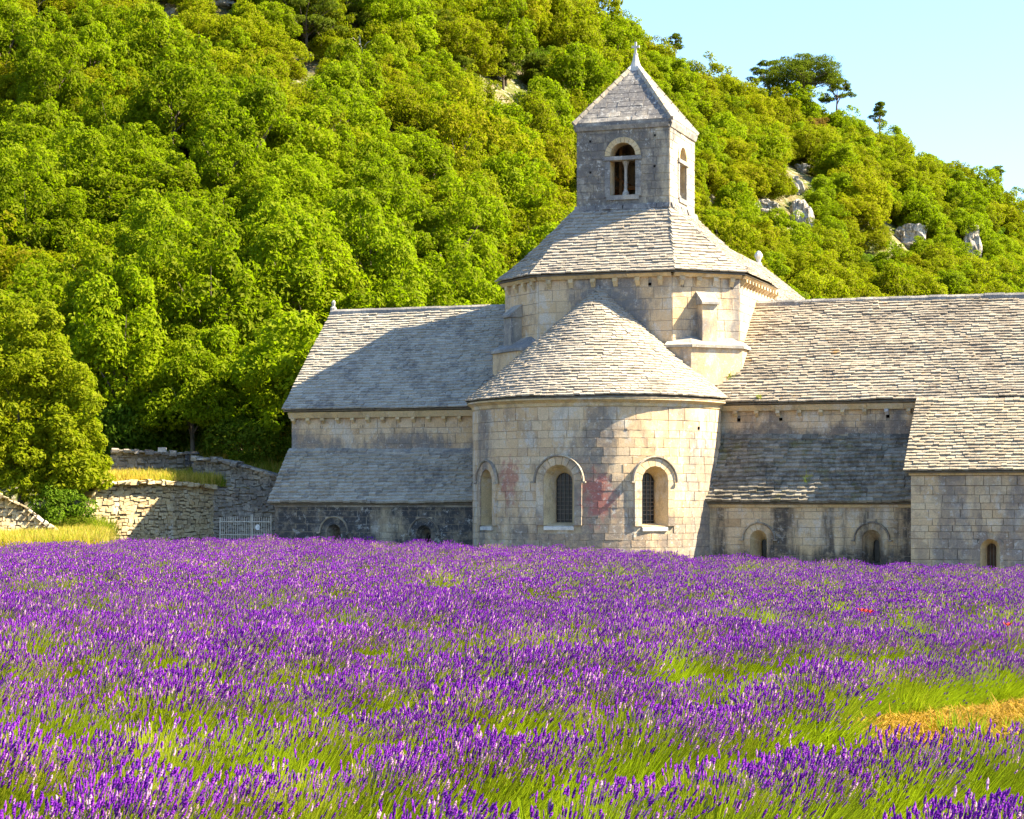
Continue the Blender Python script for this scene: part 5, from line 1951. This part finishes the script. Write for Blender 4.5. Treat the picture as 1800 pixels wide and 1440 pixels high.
# ------------------------------------------------------------------ lavender
def lav_mat(name, ca, cb, cc, tr=.3):
    t = NT(name)
    g = t.n('ShaderNodeNewGeometry'); o = t.n('ShaderNodeObjectInfo')
    col = t.mix(g.outputs['Random Per Island'], ca, cb)
    r2 = t.math('FRACT', t.math('MULTIPLY', g.outputs['Random Per Island'], 13.3))
    col = t.mix(t.ramp(r2, .78, .97, 0, .75), col, cc)  # random spikes paled to pink: sun highlights put into the colour
    t.bsdf.inputs['Roughness'].default_value = .8
    t.put(t.bsdf.inputs['Base Color'], col)
    tl = t.n('ShaderNodeBsdfTranslucent'); t.put(tl.inputs['Color'], col)
    mx = t.n('ShaderNodeMixShader'); mx.inputs[0].default_value = tr
    t.t.links.new(t.bsdf.outputs[0], mx.inputs[1]); t.t.links.new(tl.outputs[0], mx.inputs[2])
    t.t.links.new(mx.outputs[0], t.out.inputs[0])
    return t.mat


M_LAV = lav_mat('lavender_flower', (0.098, 0.004, 0.235), (0.28, 0.038, 0.43), (0.68, 0.43, 0.47), .3)
M_STEM = leaf_mat('lavender_stem', (0.155, 0.190, 0.008), (0.27, 0.285, 0.018), (0.235, 0.245, 0.012), .42)


def lavender_mesh(seed, n_st, flower_frac, Rx=.54, Ry=.56, H=.68, lean=.13, thick=1.0, quad=True):
    """one cushion of lavender: stems fan out of the base, a flower spike ends most of them"""
    rg = np.random.default_rng(seed)
    a = rg.uniform(0, 2 * math.pi, n_st)
    rr = rg.uniform(0, 1, n_st) ** .62
    spread = np.stack([rr * np.cos(a) * Rx, rr * np.sin(a) * Ry], 1)
    base = np.concatenate([spread * .35 + rg.normal(0, .03, (n_st, 2)), np.full((n_st, 1), .02)], 1)
    L = H * rg.uniform(.78, 1.12, n_st) * np.sqrt(1 - .74 * rr ** 2)
    tip = np.concatenate([spread + np.array([lean * .6, .02]) * (L / H)[:, None] + rg.normal(0, .06, (n_st, 2)), L[:, None]], 1)
    # ends that curl with the wind
    dirn = tip - (base * .3 + tip * .7 * np.array([.8, .8, .9])); dirn += np.array([lean * .55, 0, .14]) + rg.normal(0, .05, (n_st, 3)); dirn /= np.linalg.norm(dirn, axis=1, keepdims=True)
    mid = base * .45 + tip * .55; mid[:, :2] -= np.array([lean * .12, 0]); mid[:, 2] += .03
    sd_ = np.stack([rg.normal(1, .4, n_st), rg.normal(0, .5, n_st), np.zeros(n_st)], 1)
    sd_ /= np.linalg.norm(sd_, axis=1, keepdims=True)
    w = .0020 * thick
    V1 = np.stack([base - sd_ * w, base + sd_ * w, mid + sd_ * w, mid - sd_ * w, tip + sd_ * w * .7, tip - sd_ * w * .7], 1).reshape(-1, 3)
    k = np.arange(n_st)[:, None] * 6
    Q1 = np.concatenate([k + np.array([[0, 1, 2, 3]]), k + np.array([[3, 2, 4, 5]])])
    # green leaves low in the cushion
    nl = int(n_st * 1.3)
    la = rg.uniform(0, 2 * math.pi, nl); lr = np.sqrt(rg.uniform(0, 1, nl))
    lb = np.stack([lr * np.cos(la) * Rx * .8, lr * np.sin(la) * Ry * .8, rg.uniform(.02, .2, nl)], 1)
    ld = np.stack([np.cos(la) * .5 + rg.normal(0, .3, nl) + lean, np.sin(la) * .5 + rg.normal(0, .3, nl), np.full(nl, .9)], 1)
    ld /= np.linalg.norm(ld, axis=1, keepdims=True)
    lt = lb + ld * rg.uniform(.12, .26, (nl, 1))
    ls = np.cross(ld, rg.normal(size=(nl, 3))); ls /= np.maximum(1e-6, np.linalg.norm(ls, axis=1, keepdims=True))
    ls *= .0038 * thick
    lm = (lb + lt) / 2
    V3 = np.stack([lb, lm + ls, lt, lm - ls], 1).reshape(-1, 3)
    Q3 = np.arange(nl * 4).reshape(nl, 4)
    # spikes: four-sided, swollen, with a notch below the head
    sel = rg.random(n_st) < flower_frac * np.clip(1.85 - rr * 2.35, 0.04, 1)
    T, Dn = tip[sel], dirn[sel]
    m = len(T)
    ax = np.cross(Dn, rg.normal(size=(m, 3))); ax /= np.linalg.norm(ax, axis=1, keepdims=True)
    bx = np.cross(Dn, ax)
    ln = rg.uniform(.030, .062, m)[:, None]
    rad = rg.uniform(.0058, .0088, m)[:, None] * thick
    prof = [(-.05, .25), (.12, .85), (.3, .7), (.5, 1.05), (.78, .75), (1.0, .12)] if quad else [(-.05, .3), (.35, 1.0), (1.0, .15)]
    rings = []
    for (tt, kk) in prof:
        for q in range(4):
            an = math.pi / 2 * q + tt * 2.0
            rings.append(T + Dn * ln * tt + (ax * math.cos(an) + bx * math.sin(an)) * rad * kk)
    V2 = np.stack(rings, 1).reshape(-1, 3)
    nr = len(prof)
    k = np.arange(m)[:, None] * (nr * 4)
    Q2 = []
    for j in range(nr - 1):
        for q in range(4):
            q2 = (q + 1) % 4
            Q2.append(k + np.array([[j * 4 + q, j * 4 + q2, (j + 1) * 4 + q2, (j + 1) * 4 + q]]))
    Q2 = np.concatenate(Q2)
    V = np.concatenate([V1, V2, V3])
    Q = np.concatenate([Q1, Q2 + len(V1), Q3 + len(V1) + len(V2)])
    mi = np.concatenate([np.zeros(len(Q1), int), np.ones(len(Q2), int), np.zeros(len(Q3), int)])
    return mesh_np('lavender_cushion', V, Q, [M_STEM, M_LAV], mi)


near = [proto('lavender_source', lavender_mesh(800 + i, 1050, (.92, .8, .62, .22)[i])) for i in range(4)]
far = [proto('lavender_source', lavender_mesh(820 + i, 480, (.95, .8, .4)[i], thick=1.6, quad=False)) for i in range(3)]
RD = np.array([.568, .823]); RN = np.array([.823, -.568])      # row direction, across the rows
ROW0, ROWS = -5.73, 1.8


def far_edge(X):
    lim = np.interp(X, [-40, -18, -15, -12.6, -11.4], [70, 72.6, 74.8, 77.2, 77.6])
    if X > -11.2:
        # a line in front of the apse, parallel to the abbey
        v = -6.0
        lim = OY + (v - (X - OX) * ST) / CT
    return float(lim)


pts, scs, rts, wh = [], [], [], []
rg = np.random.default_rng(99)
for n in range(-5, 42):
    c0 = ROW0 - ROWS * n
    tt = -30.0
    while tt < 95:
        tt += rg.uniform(.30, .42)
        for side in (0.0,):
            cc = c0 + side + rg.normal(0, .045)
            p = RN * cc + RD * tt
            X, Y = float(p[0]), float(p[1])
            if Y < 7.2 or Y > far_edge(X) or abs(X) > Y * .285 + 6: continue
            if n == 1 and tt > 15.4 + rg.normal(0, .3): continue
            if n == 0 and tt > 14.5 and side < 0 and rg.random() < .25: continue
            kk = rg.random()
            patch = float(vnoise(tt * .22, n * 7.3, 41)) * .6 + float(vnoise(tt * .9, n * 3.1, 42)) * .4
            if Y < 34:
                w_ = 3 if patch > .64 else int(rg.integers(0, 3))
            else:
                w_ = 4 + (2 if patch > .60 else int(rg.integers(0, 2)))
            s_ = rg.uniform(.82, 1.14) * (.86 if n == 0 and tt > 13.2 else .86 if n == 2 and tt > 15 else 1.0) * (1.0 if Y < 34 else 1.06)
            pts.append((X, Y, float(gz(X, Y)) - .02)); scs.append(s_); rts.append((rg.normal(0, .06), rg.normal(0, .06), rg.normal(0, .45))); wh.append(w_)
print('lavender cushions', len(pts))
gn_scatter('lavender_field', pts, scs, rts, wh, near + far)

# the gap in the second row: straw on the ground, tufts of grass, a yellow weed
pts, scs, rts, wh = [], [], [], []
M_STRAW = leaf_mat('straw_blade', (0.24, 0.125, 0.012), (0.40, 0.235, 0.03), (0.14, 0.095, 0.015), .15)
rgs = np.random.default_rng(5)


def straw_mesh(seed):
    n = 260
    rg = np.random.default_rng(seed)
    C = np.stack([rg.uniform(-.5, .5, n), rg.uniform(-.5, .5, n), rg.uniform(.0, .09, n) ** 1.0], 1)
    a = rg.uniform(0, 6.28, n)
    d = np.stack([np.cos(a), np.sin(a), rg.normal(0, .5, n)], 1) * rg.uniform(.04, .13, (n, 1))
    s = np.stack([-np.sin(a), np.cos(a), rg.normal(0, .3, n)], 1) * .008
    V = np.stack([C - d, C + s, C + d, C - s], 1).reshape(-1, 3)
    return mesh_np('straw_patch', V, np.arange(n * 4).reshape(n, 4), M_STRAW)


strp = [proto('straw_source', straw_mesh(740 + i)) for i in range(2)]
for tt in np.arange(15.6, 27, .3):
    for cc in np.arange(-1.05, 1.06, .35):
        p = RN * (ROW0 - ROWS + cc) + RD * tt
        X, Y = float(p[0]), float(p[1])
        pts.append((X, Y, float(gz(X, Y)) + .035)); scs.append(rgs.uniform(.6, 1.0)); rts.append((0, 0, rgs.uniform(0, 6.28))); wh.append(int(rgs.integers(0, 2)))
gn_scatter('straw', pts, scs, rts, wh, strp)
tfs = []
for i in range(110):
    tt = rgs.uniform(15.6, 27); cc = rgs.uniform(-1.0, .95)
    if rgs.random() > (.25 if cc < .1 else .95): continue  # tufts added thicker on the near side to imitate its shade
    p = RN * (ROW0 - ROWS + cc) + RD * tt
    tfs.append(((float(p[0]), float(p[1]), float(gz(p[0], p[1])) + .02), rgs.uniform(.14, .4), int(rgs.integers(0, 4))))
gn_scatter('weeds', [q_[0] for q_ in tfs], [q_[1] for q_ in tfs], [(0, 0, i) for i in range(len(tfs))], [q_[2] for q_ in tfs], [dryp[0], grsp[0], grsp[1], grsp[0]])
for (tt, cc, hh, n_, mt, nm, lb) in ((17.0, .45, .34, 110, M_GRS, 'grass_tuft', 'bright green grass tuft at the end of the broken lavender row'), (18.6, .62, .3, 90, M_GRS, 'grass_tuft', 'smaller grass tuft on the bare strip near the frame edge'),
                                 (16.9, -.85, .42, 50, M_YEL, 'yellow_weed', 'yellow-green upright weed at the edge of the straw strip'), (18.2, .5, .22, 80, M_GRS, 'grass_tuft', 'low dark grass clump in the shade of the bare strip')):
    p = RN * (ROW0 - ROWS + cc) + RD * tt
    o = link(bpy.data.objects.new(nm, blade_mesh(nm, n_, .22, hh, .008, int(tt * 10), mt, spread=.35)))
    o.location = (float(p[0]), float(p[1]), float(gz(p[0], p[1])) + .03)
    tag(o, lb, 'grass tuft' if nm == 'grass_tuft' else 'weed')
# a few red poppies
M_POP = flat('poppy_petal', (0.65, 0.05, 0.03), .6)
for i, (x, y, Yd) in enumerate(((1522, 1072, 30), (1530, 1074, 29.8), (1515, 1070, 30.2), (1772, 1066, 28), (1570, 1040, 40))):
    p = px(x, y, Yd); m = MB()
    for q in range(5):
        a = q * 1.257
        m.poly([(0, 0, 0), (.05 * math.cos(a - .5), .05 * math.sin(a - .5), .03), (.07 * math.cos(a), .07 * math.sin(a), .05), (.05 * math.cos(a + .5), .05 * math.sin(a + .5), .03)])
    o = m.build('poppy', M_POP)
    o.location = (p[0], p[1], float(ztop(p[0], p[1])) + .1)
    m2 = MB(); m2.tube([(0, 0, 0), (.02, 0, -.6)], [.005, .005], 4); m2.build('stem', M_STEM, o)
    tag(o, 'small red poppy in the lavender, ' + ('middle of the front three', 'right of the front three', 'left of the front three', 'alone near the right edge', 'alone near the wing')[i], 'poppy', 'red poppies in the lavender')
